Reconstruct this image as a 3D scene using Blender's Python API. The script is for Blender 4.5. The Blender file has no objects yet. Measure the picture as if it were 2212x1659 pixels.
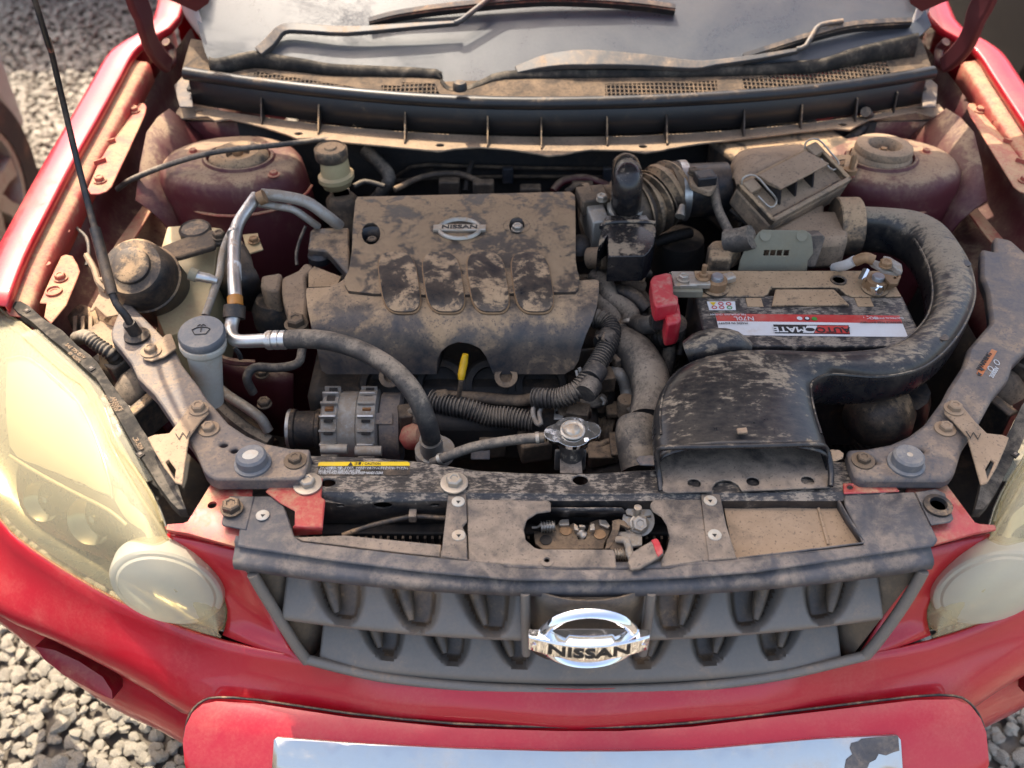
import bpy, bmesh, math, random
from mathutils import Vector as V, Matrix, noise, geometry
from mathutils.bvhtree import BVHTree

# ------------------------------------------------------------------ camera, sky, sun, exposure
PITCH = math.radians(42.5)
CAM = V((-0.088, -0.88, 1.86))
FOC = 2100.0                      # focal length for a picture 2212 wide
sc = bpy.context.scene
cd = bpy.data.cameras.new('camera'); cam = bpy.data.objects.new('camera', cd)
sc.collection.objects.link(cam); sc.camera = cam
cam.location = CAM; cam.rotation_euler = (math.pi/2-PITCH, 0, 0)
cd.sensor_width = 36; cd.lens = 36*FOC/2212; cd.clip_start = .02; cd.clip_end = 400
cd.dof.use_dof = True; cd.dof.focus_distance = 1.38; cd.dof.aperture_fstop = 3.6

SUN = V((-0.36, 0.70, 1.42)).normalized()        # towards the sun: behind the car, over its far corner
wd = bpy.data.worlds.new('World'); sc.world = wd; wd.use_nodes = True
wn = wd.node_tree.nodes; sky = wn.new('ShaderNodeTexSky'); sky.sky_type = 'NISHITA'; sky.sun_disc = False
sky.sun_elevation = math.asin(SUN.z); sky.sun_rotation = math.atan2(SUN.x, SUN.y)
sky.dust_density = 4.0; sky.air_density = 0.85; sky.ozone_density = 1.0
wd.node_tree.links.new(sky.outputs[0], wn['Background'].inputs[0]); wn['Background'].inputs[1].default_value = 0.15
sd = bpy.data.lights.new('sun', 'SUN'); sd.energy = 2.0; sd.angle = math.radians(.55); sd.color = (1, .95, .87)
so = bpy.data.objects.new('sun', sd); sc.collection.objects.link(so)
so.rotation_euler = (-SUN).to_track_quat('-Z', 'Y').to_euler()
sc.view_settings.view_transform = 'Standard'; sc.view_settings.look = 'None'
sc.view_settings.exposure = 1.78; sc.view_settings.gamma = 1; sc.view_settings.use_curve_mapping = False
sc.view_settings.use_white_balance = True; sc.view_settings.white_balance_temperature = 7250; sc.view_settings.white_balance_tint = 10
sc.cycles.max_bounces = 7; sc.cycles.transparent_max_bounces = 8; sc.cycles.use_denoising = True
sc.cycles.caustics_reflective = False; sc.cycles.caustics_refractive = False

# ------------------------------------------------------------------ measuring: a photo sample + a known height -> metres
FR = {0: (0, 0, 1), 1: (0, 0, 1/3), 2: (719, 0, .35), 3: (1437.8, 0, .35), 4: (0, 497.7, 1/3), 5: (608.3, 387.1, .35),
      6: (1327.2, 442.4, .4), 7: (0, 995.4, .4), 8: (553, 940.1, .4334), 9: (1327.2, 940.1, .4333),
      10: (1271.9, 331.8, .2), 11: (636, 774.2, .2), 12: (1216.6, 580.65, .2667), 13: (387.1, 414.75, .16665),
      14: (1106, 1050.7, .1625), 15: (1880.2, 497.7, .3666), 16: (0, 663.6, .4334)}
SP, CP = math.sin(PITCH), math.cos(PITCH)
def px(f, x, y):
    a = FR[f]; return a[0]+x*a[2], a[1]+y*a[2]
def W(f, x, y, z):
    x, y = px(f, x, y); u = (x-1106)/FOC; v = (y-829.5)/FOC
    d = (CAM.z-z)/(SP+v*CP); return V((CAM.x+u*d, CAM.y+d*(CP-v*SP), z))
def WY(f, x, y, Y):
    x, y = px(f, x, y); u = (x-1106)/FOC; v = (y-829.5)/FOC
    d = (Y-CAM.y)/(CP-v*SP); return V((CAM.x+u*d, Y, CAM.z-d*(SP+v*CP)))
def WS(f, pts, z): return [W(f, x, y, z) for x, y in pts]
def XY(f, pts, z): return [tuple(W(f, x, y, z).xy) for x, y in pts]
def mirx(pts): return [(-p[0],)+tuple(p[1:]) for p in pts]
def mside(pts, s): return pts if s < 0 else [V((-p[0],)+tuple(p[1:])) if len(p) == 3 else (-p[0], p[1]) for p in pts]
def cr(pts, n=4, closed=False):
    P = [V(p) for p in pts]; m = len(P); out = []
    for i in range(m if closed else m-1):
        if closed: a, b, c, d = P[i-1], P[i], P[(i+1) % m], P[(i+2) % m]
        else:
            b, c = P[i], P[i+1]; a = P[i-1] if i else b*2-c; d = P[i+2] if i+2 < m else c*2-b
        for k in range(n):
            t = k/n; out.append(.5*((2*b)+(c-a)*t+(2*a-5*b+4*c-d)*t*t+(3*b-a-3*c+d)*t**3))
    if not closed: out.append(P[-1])
    return out
def lerp(a, b, t): return a+(b-a)*t

class Sheet:                       # a surface swept along X with a (Y, z) profile, bowed with X
    def __init__(s, prof, bow=0., zbow=0., n=6):
        s.p = cr([V((a, b, 0)) for a, b in prof], n); s.bow = bow; s.zb = zbow; s.t = [0.]
        for a, b in zip(s.p, s.p[1:]): s.t.append(s.t[-1]+(b-a).length)
        sg = -1 if s.p[-1].x < s.p[0].x else 1; s.sg = sg
    def pos(s, X, t, off=0.):
        i = 0; n = len(s.t)
        while i < n-2 and t > s.t[i+1]: i += 1
        k = (t-s.t[i])/max(1e-9, s.t[i+1]-s.t[i]); q = s.p[i].lerp(s.p[i+1], k)
        def tg(j):
            a = s.p[max(0, j-1)]; b = s.p[min(n-1, j+1)]; return (b-a).normalized()
        d = tg(i).lerp(tg(i+1), min(1, max(0, k))).normalized()
        nx = V((-d.y, d.x, 0))*s.sg
        return V((X, q.x+s.bow*X*X+nx.x*off, q.y+s.zb*X*X+nx.y*off))
    def inv(s, f, x, y):
        x, y = px(f, x, y); u = (x-1106)/FOC; X = 0.; t = 0.
        for _ in range(8):
            pr = None; best = None
            for i, q in enumerate(s.p):
                dY = q.x+s.bow*X*X-CAM.y; dz = CAM.z-q.y-s.zb*X*X
                dep = dY*CP+dz*SP; py = 829.5+FOC*(dz*CP-dY*SP)/dep
                if pr and (pr[0]-y)*(py-y) <= 0:
                    k = (y-pr[0])/(py-pr[0]+1e-12); t = lerp(s.t[i-1], s.t[i], k); dd = lerp(pr[1], dep, k); best = 1; break
                pr = (py, dep)
            if not best:
                e = [(abs(829.5+FOC*((CAM.z-q.y-s.zb*X*X)*CP-(q.x+s.bow*X*X-CAM.y)*SP)/((q.x+s.bow*X*X-CAM.y)*CP+(CAM.z-q.y-s.zb*X*X)*SP)-y), i) for i, q in enumerate(s.p)]
                i = min(e)[1]; t = s.t[i]; q = s.p[i]; dd = (q.x+s.bow*X*X-CAM.y)*CP+(CAM.z-q.y-s.zb*X*X)*SP
            X = CAM.x+u*dd
        return (X, t)
    def invs(s, f, pts): return [s.inv(f, *p) for p in pts]
def flat(z, sx=0, sy=0, zf=None):
    if zf: return lambda X, Y, off=0: V((X, Y, zf(X, Y)+off))
    return lambda X, Y, off=0: V((X, Y, z+sx*X+sy*Y+off))

# ------------------------------------------------------------------ objects
def tag(o, label=None, cat=None, group=None, kind=None):
    for k, v in (('label', label), ('category', cat), ('group', group), ('kind', kind)):
        if v: o[k] = v
    return o
def link(o, parent=None):
    sc.collection.objects.link(o)
    if parent: o.parent = parent
    return o
def empty(name, loc=(0, 0, 0)):
    o = link(bpy.data.objects.new(name, None)); o.location = loc; o.empty_display_size = .05; return o
def fin(bm, ang=38, recalc=True):
    if recalc: bmesh.ops.recalc_face_normals(bm, faces=bm.faces)
    c = math.radians(ang)
    for f in bm.faces: f.smooth = True
    for e in bm.edges:
        if len(e.link_faces) == 2 and e.calc_face_angle(0) > c: e.smooth = False
def mk(name, bm, mat, parent=None, label=None, bev=0, ang=38, kind=None, recalc=True):
    fin(bm, ang, recalc); me = bpy.data.meshes.new(name); bm.to_mesh(me); bm.free()
    me.materials.append(mat); o = link(bpy.data.objects.new(name, me), parent)
    if parent is not None:
        o.matrix_parent_inverse = parent_inv(parent)
    if bev:
        b = o.modifiers.new('edge', 'BEVEL'); b.width = bev; b.segments = 2; b.limit_method = 'ANGLE'; b.angle_limit = math.radians(45); b.harden_normals = False
    return tag(o, label, None, None, kind)
def parent_inv(p):
    m = Matrix.Identity(4); ch = []
    while p: ch.append(p); p = p.parent
    for q in reversed(ch): m = m @ q.matrix_parent_inverse @ Matrix.LocRotScale(q.location, q.rotation_euler, q.scale)
    return m.inverted()
def NB(): return bmesh.new()
def B_tube(bm, pts, r, n=10, cap=True, sm=4):
    if sm > 1: pts = cr(pts, sm)
    pts = [V(p) for p in pts]; m = len(pts)
    if callable(r): rs = [r(i/(m-1)) for i in range(m)]
    elif isinstance(r, (list, tuple)):
        rs = [r[min(len(r)-2, int(i/(m-1)*(len(r)-1)))] for i in range(m)]
        rs = []
        for i in range(m):
            q = i/(m-1)*(len(r)-1); j = min(len(r)-2, int(q)); rs.append(lerp(r[j], r[j+1], q-j))
    else: rs = [r]*m
    rings = []; t0 = (pts[1]-pts[0]).normalized(); up = V((0, 0, 1)) if abs(t0.z) < .9 else V((1, 0, 0))
    a = t0.cross(up).normalized()
    for i in range(m):
        t = (pts[min(m-1, i+1)]-pts[max(0, i-1)]).normalized()
        a = (a-t*a.dot(t)).normalized(); b = t.cross(a)
        rings.append([bm.verts.new(pts[i]+(a*math.cos(2*math.pi*k/n)+b*math.sin(2*math.pi*k/n))*rs[i]) for k in range(n)])
    for p, q in zip(rings, rings[1:]):
        for k in range(n): bm.faces.new((p[k], p[(k+1) % n], q[(k+1) % n], q[k]))
    if cap: bm.faces.new(rings[0]); bm.faces.new(list(reversed(rings[-1])))
    return bm
def tube(name, pts, r, mat, parent, n=10, sm=4, label=None): return mk(name, B_tube(NB(), pts, r, n, True, sm), mat, parent, label, ang=50)
def ribbed(name, pts, r, mat, parent, pitch=.006, amp=.14, n=12, label=None):
    p = cr(pts, 12); L = sum((b-a).length for a, b in zip(p, p[1:])); m = max(8, int(L/pitch*4))
    q = []; acc = 0; k = 0; cum = [0]
    for a, b in zip(p, p[1:]): cum.append(cum[-1]+(b-a).length)
    for i in range(m+1):
        d = L*i/m
        while k < len(p)-2 and cum[k+1] < d: k += 1
        q.append(p[k].lerp(p[k+1], (d-cum[k])/max(1e-9, cum[k+1]-cum[k])))
    R = r if callable(r) else (lambda t: r)
    rs = [R(i/m)*(1+(amp if i % 4 < 2 else -amp*.6)) for i in range(m+1)]
    return mk(name, B_tube(NB(), q, rs, n, True, 1), mat, parent, label, ang=60)
def B_box(bm, c, s, m=None):
    c = V(c); v = [bm.verts.new(((m or Matrix()) @ V((x*s[0]/2, y*s[1]/2, z*s[2]/2)))+c) for x in (-1, 1) for y in (-1, 1) for z in (-1, 1)]
    for f in ((0, 1, 3, 2), (4, 6, 7, 5), (0, 4, 5, 1), (2, 3, 7, 6), (0, 2, 6, 4), (1, 5, 7, 3)): bm.faces.new([v[i] for i in f])
    return bm
def box(name, c, s, mat, parent, rz=0, rx=0, ry=0, bev=.003, label=None):
    m = Matrix.Rotation(rz, 3, 'Z') @ Matrix.Rotation(ry, 3, 'Y') @ Matrix.Rotation(rx, 3, 'X')
    return mk(name, B_box(NB(), c, s, m.to_4x4().to_3x3()), mat, parent, label, bev)
def basis(d):
    d = V(d).normalized(); a = d.orthogonal().normalized(); return a, d.cross(a), d
def B_lathe(bm, c, prof, d=(0, 0, 1), n=24, sx=1, sy=1, a=None, caps=True):
    c = V(c); A, Bv, D = basis(d)
    if a is not None:
        A = (V(a)-D*V(a).dot(D)).normalized(); Bv = D.cross(A)
    rings = []
    for r, h in prof:
        rings.append([bm.verts.new(c+D*h+A*(r*sx*math.cos(2*math.pi*k/n))+Bv*(r*sy*math.sin(2*math.pi*k/n))) for k in range(n)] if r > 1e-6 else [bm.verts.new(c+D*h)])
    for p, q in zip(rings, rings[1:]):
        for k in range(n):
            if len(p) == 1 and len(q) == 1: continue
            if len(p) == 1: bm.faces.new((p[0], q[(k+1) % n], q[k]))
            elif len(q) == 1: bm.faces.new((p[k], p[(k+1) % n], q[0]))
            else: bm.faces.new((p[k], p[(k+1) % n], q[(k+1) % n], q[k]))
    if caps and len(rings[0]) > 1: bm.faces.new(rings[0])
    if caps and len(rings[-1]) > 1: bm.faces.new(rings[-1])
    return bm
def lathe(name, c, prof, mat, parent, d=(0, 0, 1), n=24, sx=1, sy=1, a=None, label=None, caps=True): return mk(name, B_lathe(NB(), c, prof, d, n, sx, sy, a, caps), mat, parent, label, ang=40)
def inpoly(p, poly):
    x, y = p; c = False; j = len(poly)-1
    for i in range(len(poly)):
        a, b = poly[i], poly[j]
        if (a[1] > y) != (b[1] > y) and x < (b[0]-a[0])*(y-a[1])/(b[1]-a[1])+a[0]: c = not c
        j = i
    return c
def B_plate(bm, dom, pos, holes=(), th=.003, off=0., grid=None):
    dom = [tuple(p[:2]) for p in dom]; loops = [dom]+[[tuple(p[:2]) for p in h] for h in holes]
    vs = []; es = []
    for lp in loops:
        b = len(vs); vs += [V(p) for p in lp]; es += [(b+i, b+(i+1) % len(lp)) for i in range(len(lp))]
    if grid:
        xs = [p[0] for p in dom]; ys = [p[1] for p in dom]; x = min(xs)+grid*.5; j = 0
        while x < max(xs):
            y = min(ys)+grid*(.5 if j % 2 else .25)
            while y < max(ys):
                if inpoly((x, y), dom) and not any(inpoly((x, y), h) for h in loops[1:]): vs.append(V((x, y)))
                y += grid
            x += grid; j += 1
    r = geometry.delaunay_2d_cdt(vs, es, [], 0, 1e-7); v2, f2 = r[0], r[2]; tri = []
    for f in f2:
        c = sum((v2[i] for i in f), V((0, 0)))/len(f)
        if inpoly(c, dom) and not any(inpoly(c, h) for h in loops[1:]): tri.append(f)
    top = [bm.verts.new(pos(p.x, p.y, off)) for p in v2]; bot = [bm.verts.new(pos(p.x, p.y, off-th)) for p in v2]
    cnt = {}
    for f in tri:
        bm.faces.new([top[i] for i in f]); bm.faces.new([bot[i] for i in reversed(f)])
        for a, b in zip(f, list(f[1:])+[f[0]]): cnt[(a, b)] = 1
    for a, b in cnt:
        if (b, a) not in cnt: bm.faces.new((top[b], top[a], bot[a], bot[b]))
    bmesh.ops.delete(bm, geom=[v for v in bm.verts if not v.link_faces], context='VERTS')
    return bm
def plate(name, dom, pos, mat, parent, holes=(), th=.003, off=0., grid=None, bev=.0012, label=None, ang=38):
    return mk(name, B_plate(NB(), dom, pos, holes, th, off, grid), mat, parent, label, bev, ang)
def zplate(name, f, pts, z, mat, parent, holes=(), th=.003, bev=.0012, sm=0, label=None, s=-1):
    d = XY(f, pts, z); h = [XY(f, q, z) for q in holes]
    if sm: d = [tuple(p) for p in cr(d, sm, True)]
    return plate(name, mside(d, s), flat(z), mat, parent, [mside(q, s) for q in h], th, 0, None, bev, label)
def oval(c, a, b, n=18, rot=0, e=1.0):
    o = []
    for k in range(n):
        t = 2*math.pi*k/n; x = a*math.copysign(abs(math.cos(t))**e, math.cos(t)); y = b*math.copysign(abs(math.sin(t))**e, math.sin(t))
        o.append((c[0]+x*math.cos(rot)-y*math.sin(rot), c[1]+x*math.sin(rot)+y*math.cos(rot)))
    return o
def B_surf(bm, rows):              # rows of equal length -> quad grid
    g = [[bm.verts.new(p) for p in r] for r in rows]
    for a, b in zip(g, g[1:]):
        for i in range(len(a)-1): bm.faces.new((a[i], a[i+1], b[i+1], b[i]))
    return bm
def surf(name, rows, mat, parent, th=.003, nu=3, nv=3, label=None, ang=50, bev=0):
    R = [cr(r, nu) if nu > 1 else [V(p) for p in r] for r in rows]
    if nv > 1:
        cols = [cr([r[i] for r in R], nv) for i in range(len(R[0]))]; R = [[c[j] for c in cols] for j in range(len(cols[0]))]
    o = mk(name, B_surf(NB(), R), mat, parent, label, bev, ang, None, False)
    if th:
        m = o.modifiers.new('wall', 'SOLIDIFY'); m.thickness = th; m.offset = 0
    return o
def B_loft(bm, secs, cap=True):
    g = [[bm.verts.new(p) for p in r] for r in secs]; n = len(g[0])
    for a, b in zip(g, g[1:]):
        for k in range(n): bm.faces.new((a[k], a[(k+1) % n], b[(k+1) % n], b[k]))
    if cap: bm.faces.new(g[0]); bm.faces.new(list(reversed(g[-1])))
    return bm
def frm(O, ex, ey):
    ex = V(ex).normalized(); ez = ex.cross(V(ey)).normalized(); ey = ez.cross(ex)
    return Matrix((ex, ey, ez)).transposed().to_4x4(), V(O)
_bolts = {}
def bolt(parent, loc, r=.006, d=(0, 0, 1), mat=None, washer=2.0, name='bolt'):
    key = (round(washer, 2), mat.name)
    if key not in _bolts:
        bm = NB(); B_lathe(bm, (0, 0, 0), [(washer, 0), (washer, .25), (washer*.9, .33), (1.0, .34)], n=20)
        B_lathe(bm, (0, 0, .3), [(1.15, 0), (1.15, .75), (.95, .95), (.6, .96), (.5, .8), (0, .8)], n=6)
        fin(bm, 30); me = bpy.data.meshes.new('bolt'); bm.to_mesh(me); bm.free(); me.materials.append(mat); _bolts[key] = me
    o = link(bpy.data.objects.new(name, _bolts[key]), parent)
    A, Bv, D = basis(d); m = Matrix((A, Bv, D)).transposed().to_4x4() @ Matrix.Rotation(random.random()*6, 4, 'Z') @ Matrix.Scale(r, 4)
    m.translation = V(loc); o.matrix_basis = m
    o.matrix_parent_inverse = parent_inv(parent) if parent else Matrix()
    return o
def text(body, O, ex, ey, size, mat, parent, name='lettering', depth=.0004, ax='CENTER', shear=0, sx=1.0, bend=None, bold=0):
    cu = bpy.data.curves.new('lt', 'FONT'); cu.body = body; cu.size = size; cu.align_x = ax; cu.align_y = 'CENTER'; cu.extrude = depth; cu.shear = shear; cu.offset = bold; cu.resolution_u = 3
    o = bpy.data.objects.new('lt', cu); sc.collection.objects.link(o); bpy.context.view_layer.update()
    dg = bpy.context.evaluated_depsgraph_get(); me = bpy.data.meshes.new_from_object(o.evaluated_get(dg)); bpy.data.objects.remove(o)
    m, o0 = frm(O, ex, ey)
    for v in me.vertices:
        c = v.co.copy(); c.x *= sx
        if bend: c = bend(c)
        v.co = (m @ c)+o0
    me.materials.clear(); me.materials.append(mat); q = link(bpy.data.objects.new(name, me), parent)
    if parent: q.matrix_parent_inverse = parent_inv(parent)
    return q

# ------------------------------------------------------------------ materials
DUST = (.38, .250, .140)
def mat(name, col, rough=.5, metal=0., dust=0., edge=.12, scale=14, fine=90, coat=0., up=.65, dcol=DUST, bump=0., bscale=400, grain=.12, spec=.5, trans=None, weave=0, mottle=None, stretch=None, film=.28, pits=.6, gy=None):
    dcol = tuple(c*1.24 for c in dcol)
    m = bpy.data.materials.new(name); m.use_nodes = True; nt = m.node_tree; N = nt.nodes; Lk = nt.links.new; b = N['Principled BSDF']
    def nd(t, **k):
        q = N.new(t)
        for a, v in k.items(): setattr(q, a, v)
        return q
    def mth(op, a, bb=None, clamp=False):
        q = nd('ShaderNodeMath', operation=op, use_clamp=clamp)
        for i, v in enumerate((a, bb)):
            if v is None: continue
            if isinstance(v, (int, float)): q.inputs[i].default_value = v
            else: Lk(v, q.inputs[i])
        return q.outputs[0]
    tc = nd('ShaderNodeTexCoord')
    sv = None
    if stretch:
        mp = nd('ShaderNodeMapping'); mp.inputs['Rotation'].default_value = (0, 0, stretch[0]); mp.inputs['Scale'].default_value = stretch[1]; Lk(tc.outputs['Object'], mp.inputs[0]); sv = mp.outputs[0]
    def nz(s, det=4, rgh=.6, dist=0., vec=None):
        q = nd('ShaderNodeTexNoise'); q.inputs['Scale'].default_value = s; q.inputs['Detail'].default_value = det; q.inputs['Roughness'].default_value = rgh; q.inputs['Distortion'].default_value = dist
        Lk(vec or tc.outputs['Object'], q.inputs['Vector']); return q.outputs['Fac']
    b.inputs['Roughness'].default_value = rough; b.inputs['Metallic'].default_value = metal
    b.inputs['Coat Weight'].default_value = coat; b.inputs['Coat Roughness'].default_value = .06; b.inputs['Specular IOR Level'].default_value = spec
    g = nz(220, 3, .7); gv = mth('MULTIPLY_ADD', g, grain*2)
    gv.node.inputs[2].default_value = 1-grain
    base = nd('ShaderNodeMix', data_type='RGBA', blend_type='MULTIPLY'); base.inputs[0].default_value = 1
    base.inputs[6].default_value = (*col, 1); Lk(gv, base.inputs[7]); cout = base.outputs[2]
    if mottle:
        mr = nd('ShaderNodeMapRange'); Lk(nz(mottle[1], 4, .6, .4), mr.inputs[0]); mr.inputs[1].default_value = .42; mr.inputs[2].default_value = .62
        mx = nd('ShaderNodeMix', data_type='RGBA'); Lk(mr.outputs[0], mx.inputs[0]); Lk(cout, mx.inputs[6]); mx.inputs[7].default_value = (*mottle[0], 1); cout = mx.outputs[2]
    if dust > 0:
        n1 = nz(scale, 6, .62, .6); n2 = nz(fine, 3, .7, 0., sv)
        w2 = .45 if stretch else .28; s = mth('ADD', mth('MULTIPLY', n1, 1-w2), mth('MULTIPLY', n2, w2))
        ge = nd('ShaderNodeNewGeometry'); sp = nd('ShaderNodeSeparateXYZ'); Lk(ge.outputs['Normal'], sp.inputs[0])
        upv = mth('MULTIPLY_ADD', mth('MAXIMUM', sp.outputs[2], -.3), up*.22); upv.node.inputs[2].default_value = -up*.16
        s = mth('ADD', s, upv)
        if gy:                     # dust lies thicker towards the bulkhead
            so_ = nd('ShaderNodeSeparateXYZ'); Lk(tc.outputs['Object'], so_.inputs[0]); s = mth('ADD', s, mth('MULTIPLY', mth('SUBTRACT', so_.outputs[1], gy[0]), gy[1]))
        # threshold: dust 0..1 covers none..all
        th = .72-.44*dust
        mr = nd('ShaderNodeMapRange', interpolation_type='SMOOTHSTEP'); Lk(s, mr.inputs[0]); mr.inputs[1].default_value = th-edge*.5; mr.inputs[2].default_value = th+edge*.5
        mr.inputs[4].default_value = .94
        fm = nd('ShaderNodeMapRange', interpolation_type='SMOOTHSTEP'); Lk(s, fm.inputs[0]); fm.inputs[1].default_value = th-.26; fm.inputs[2].default_value = th+.06; fm.inputs[4].default_value = film
        pt = nd('ShaderNodeMapRange', interpolation_type='SMOOTHSTEP'); Lk(nz(260, 2, .5), pt.inputs[0]); pt.inputs[1].default_value = .60; pt.inputs[2].default_value = .68; pt.inputs[3].default_value = 1; pt.inputs[4].default_value = 1-pits
        mk_ = mth('MULTIPLY', mth('MAXIMUM', mr.outputs[0], fm.outputs[0]), pt.outputs[0])
        dn = nd('ShaderNodeMix', data_type='RGBA'); Lk(nz(35, 3), dn.inputs[0]); dn.inputs[6].default_value = (dcol[0]*.72, dcol[1]*.70, dcol[2]*.68, 1); dn.inputs[7].default_value = (dcol[0]*1.2, dcol[1]*1.2, dcol[2]*1.22, 1)
        mx = nd('ShaderNodeMix', data_type='RGBA'); Lk(mk_, mx.inputs[0]); Lk(cout, mx.inputs[6]); Lk(dn.outputs[2], mx.inputs[7]); cout = mx.outputs[2]
        rr = nd('ShaderNodeMapRange'); Lk(mk_, rr.inputs[0]); rr.inputs[3].default_value = rough; rr.inputs[4].default_value = .92; Lk(rr.outputs[0], b.inputs['Roughness'])
        if metal:
            r2 = nd('ShaderNodeMapRange'); Lk(mr.outputs[0], r2.inputs[0]); r2.inputs[3].default_value = metal; r2.inputs[4].default_value = 0; Lk(r2.outputs[0], b.inputs['Metallic'])
        if coat:
            r3 = nd('ShaderNodeMapRange'); Lk(mr.outputs[0], r3.inputs[0]); r3.inputs[3].default_value = coat; r3.inputs[4].default_value = 0; Lk(r3.outputs[0], b.inputs['Coat Weight'])
    else:
        rr = nd('ShaderNodeMapRange'); Lk(nz(60, 4), rr.inputs[0]); rr.inputs[1].default_value = .3; rr.inputs[2].default_value = .7; rr.inputs[3].default_value = max(0.02, rough*.8); rr.inputs[4].default_value = min(1, rough*1.25); Lk(rr.outputs[0], b.inputs['Roughness'])
    if weave:                      # fine perforated moulding
        ch = nd('ShaderNodeTexChecker'); ch.inputs['Scale'].default_value = weave; Lk(tc.outputs['Object'], ch.inputs['Vector'])
        mx = nd('ShaderNodeMix', data_type='RGBA', blend_type='MULTIPLY'); mx.inputs[0].default_value = .45; Lk(cout, mx.inputs[6]); Lk(ch.outputs['Color'], mx.inputs[7]); cout = mx.outputs[2]
    Lk(cout, b.inputs['Base Color'])
    if bump:
        bp = nd('ShaderNodeBump'); bp.inputs['Strength'].default_value = bump; bp.inputs['Distance'].default_value = .001; Lk(nz(bscale, 3), bp.inputs['Height']); Lk(bp.outputs[0], b.inputs['Normal'])
    if trans:
        tr = nd('ShaderNodeBsdfTransparent'); tr.inputs[0].default_value = (*trans[1], 1); ms = nd('ShaderNodeMixShader'); ms.inputs[0].default_value = trans[0]
        Lk(b.outputs[0], ms.inputs[1]); Lk(tr.outputs[0], ms.inputs[2]); Lk(ms.outputs[0], N['Material Output'].inputs[0])
    m.diffuse_color = (*col, 1); return m
M = {}
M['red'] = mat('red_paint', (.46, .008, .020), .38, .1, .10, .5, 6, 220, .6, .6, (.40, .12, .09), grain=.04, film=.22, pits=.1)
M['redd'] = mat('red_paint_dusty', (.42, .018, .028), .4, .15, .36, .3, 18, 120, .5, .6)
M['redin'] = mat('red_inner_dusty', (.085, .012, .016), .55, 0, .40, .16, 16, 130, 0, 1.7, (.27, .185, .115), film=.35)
M['matt'] = mat('matt_black_strip', (.018, .018, .018), .85, 0, .38, .3, 22, 130, 0, .3, (.15, .125, .095), spec=.15)
M['bounce_under'] = mat('bonnet_underside_bounce_grey', (.16, .155, .15), .9, 0, .2, .4, 10, 90)  # unseen bonnet underside, grey lightened to bounce light into the bay
M['redflange'] = mat('red_flange_dusty', (.38, .04, .04), .5, 0, .56, .35, 16, 140, 0, .8)
M['blk'] = mat('black_plastic', (.012, .013, .016), .42, 0, .18, .2, 20, 130, 0, .5)
M['blkd'] = mat('black_plastic_dusty', (.014, .014, .016), .45, 0, .44, .16, 16, 110, 0, .8)
M['blkdd'] = mat('black_plastic_caked', (.02, .019, .018), .5, 0, .66, .2, 22, 120, 0, .9)
M['duct'] = mat('scuffed_duct_plastic', (.010, .011, .014), .27, 0, .34, .13, 15, 60, 0, .8, (.26, .205, .14), stretch=(.6, (1, 2.6, 1)), film=.15, gy=(.14, .30))
M['gloss'] = mat('glossy_black_plastic', (.010, .011, .014), .2, 0, .34, .08, 20, 80, 0, .5, (.27, .2, .13), film=.1)
M['cover'] = mat('engine_cover_plastic', (.022, .023, .026), .45, 0, .51, .12, 18, 75, 0, .5, weave=420, film=.25, pits=.45)
M['cover2'] = mat('engine_cover_smooth', (.028, .030, .035), .36, 0, .47, .22, 13, 60, 0, .7)
M['pad'] = mat('engine_cover_pads', (.014, .016, .020), .26, 0, .38, .12, 22, 70, 0, .5, film=.2)
M['tan'] = mat('caked_dust_plastic', (.085, .07, .055), .7, 0, .80, .35, 26, 150, 0, .5, (.31, .215, .135))
M['beam'] = mat('dusty_blue_grey_steel', (.062, .066, .078), .5, .1, .40, .25, 22, 170, 0, .5, (.28, .205, .14), film=.55)
M['core'] = mat('black_painted_steel', (.012, .013, .016), .34, 0, .40, .12, 40, 120, 0, .5, (.25, .205, .155), stretch=(-.5, (1, 3.5, 1)), film=.15)
M['shroud'] = mat('dusty_shroud_plastic', (.045, .042, .043), .5, 0, .55, .35, 22, 130, 0, .6, (.26, .20, .145), mottle=((.018, .018, .02), 12))
M['hdr'] = mat('blue_grey_header_plastic', (.052, .057, .068), .55, 0, .36, .35, 20, 130, 0, .5, (.25, .20, .155), mottle=((.022, .025, .032), 10))
M['grille'] = mat('grey_grille_paint', (.165, .150, .132), .5, .05, .16, .3, 18, 160, 0, .5, (.3, .22, .15), bump=.15, bscale=1500)
M['gdark'] = mat('dark_grille_plastic_and_scoop_shade', (.075, .060, .046), .4, 0, .2, .3, 18, 160, 0, .5)
M['rub'] = mat('black_rubber', (.016, .016, .017), .55, 0, .25, .3, 25, 140, 0, .7)
M['hose'] = mat('dusty_rubber_hose', (.030, .028, .027), .6, 0, .52, .3, 20, 140, 0, .9, (.27, .215, .155))
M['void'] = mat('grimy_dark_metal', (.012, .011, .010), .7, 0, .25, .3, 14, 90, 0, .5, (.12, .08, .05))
M['grime'] = mat('grimy_brown_metal', (.05, .037, .028), .65, .2, .5, .3, 18, 120, 0, .6, (.22, .15, .09))
M['alu'] = mat('weathered_aluminium', (.58, .58, .56), .34, .9, .30, .2, 40, 200, 0, .6)
M['alud'] = mat('dull_cast_aluminium', (.40, .38, .34), .5, .6, .50, .3, 30, 160, 0, .6, (.26, .20, .14))
M['steel'] = mat('zinc_steel', (.46, .43, .37), .4, .8, .34, .3, 60, 300, 0, .5)
M['rust'] = mat('rusty_steel', (.28, .17, .09), .6, .4, .4, .3, 80, 300, 0, .5, (.34, .2, .1))
M['chrome'] = mat('chrome', (.86, .87, .88), .05, 1., .06, .3, 30, 200, 0, .4, (.4, .35, .3), grain=.02)
M['chromed'] = mat('scratched_chrome', (.60, .59, .57), .28, 1., .16, .4, 16, 140, 0, .2, (.42, .40, .38), grain=.03)
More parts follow.
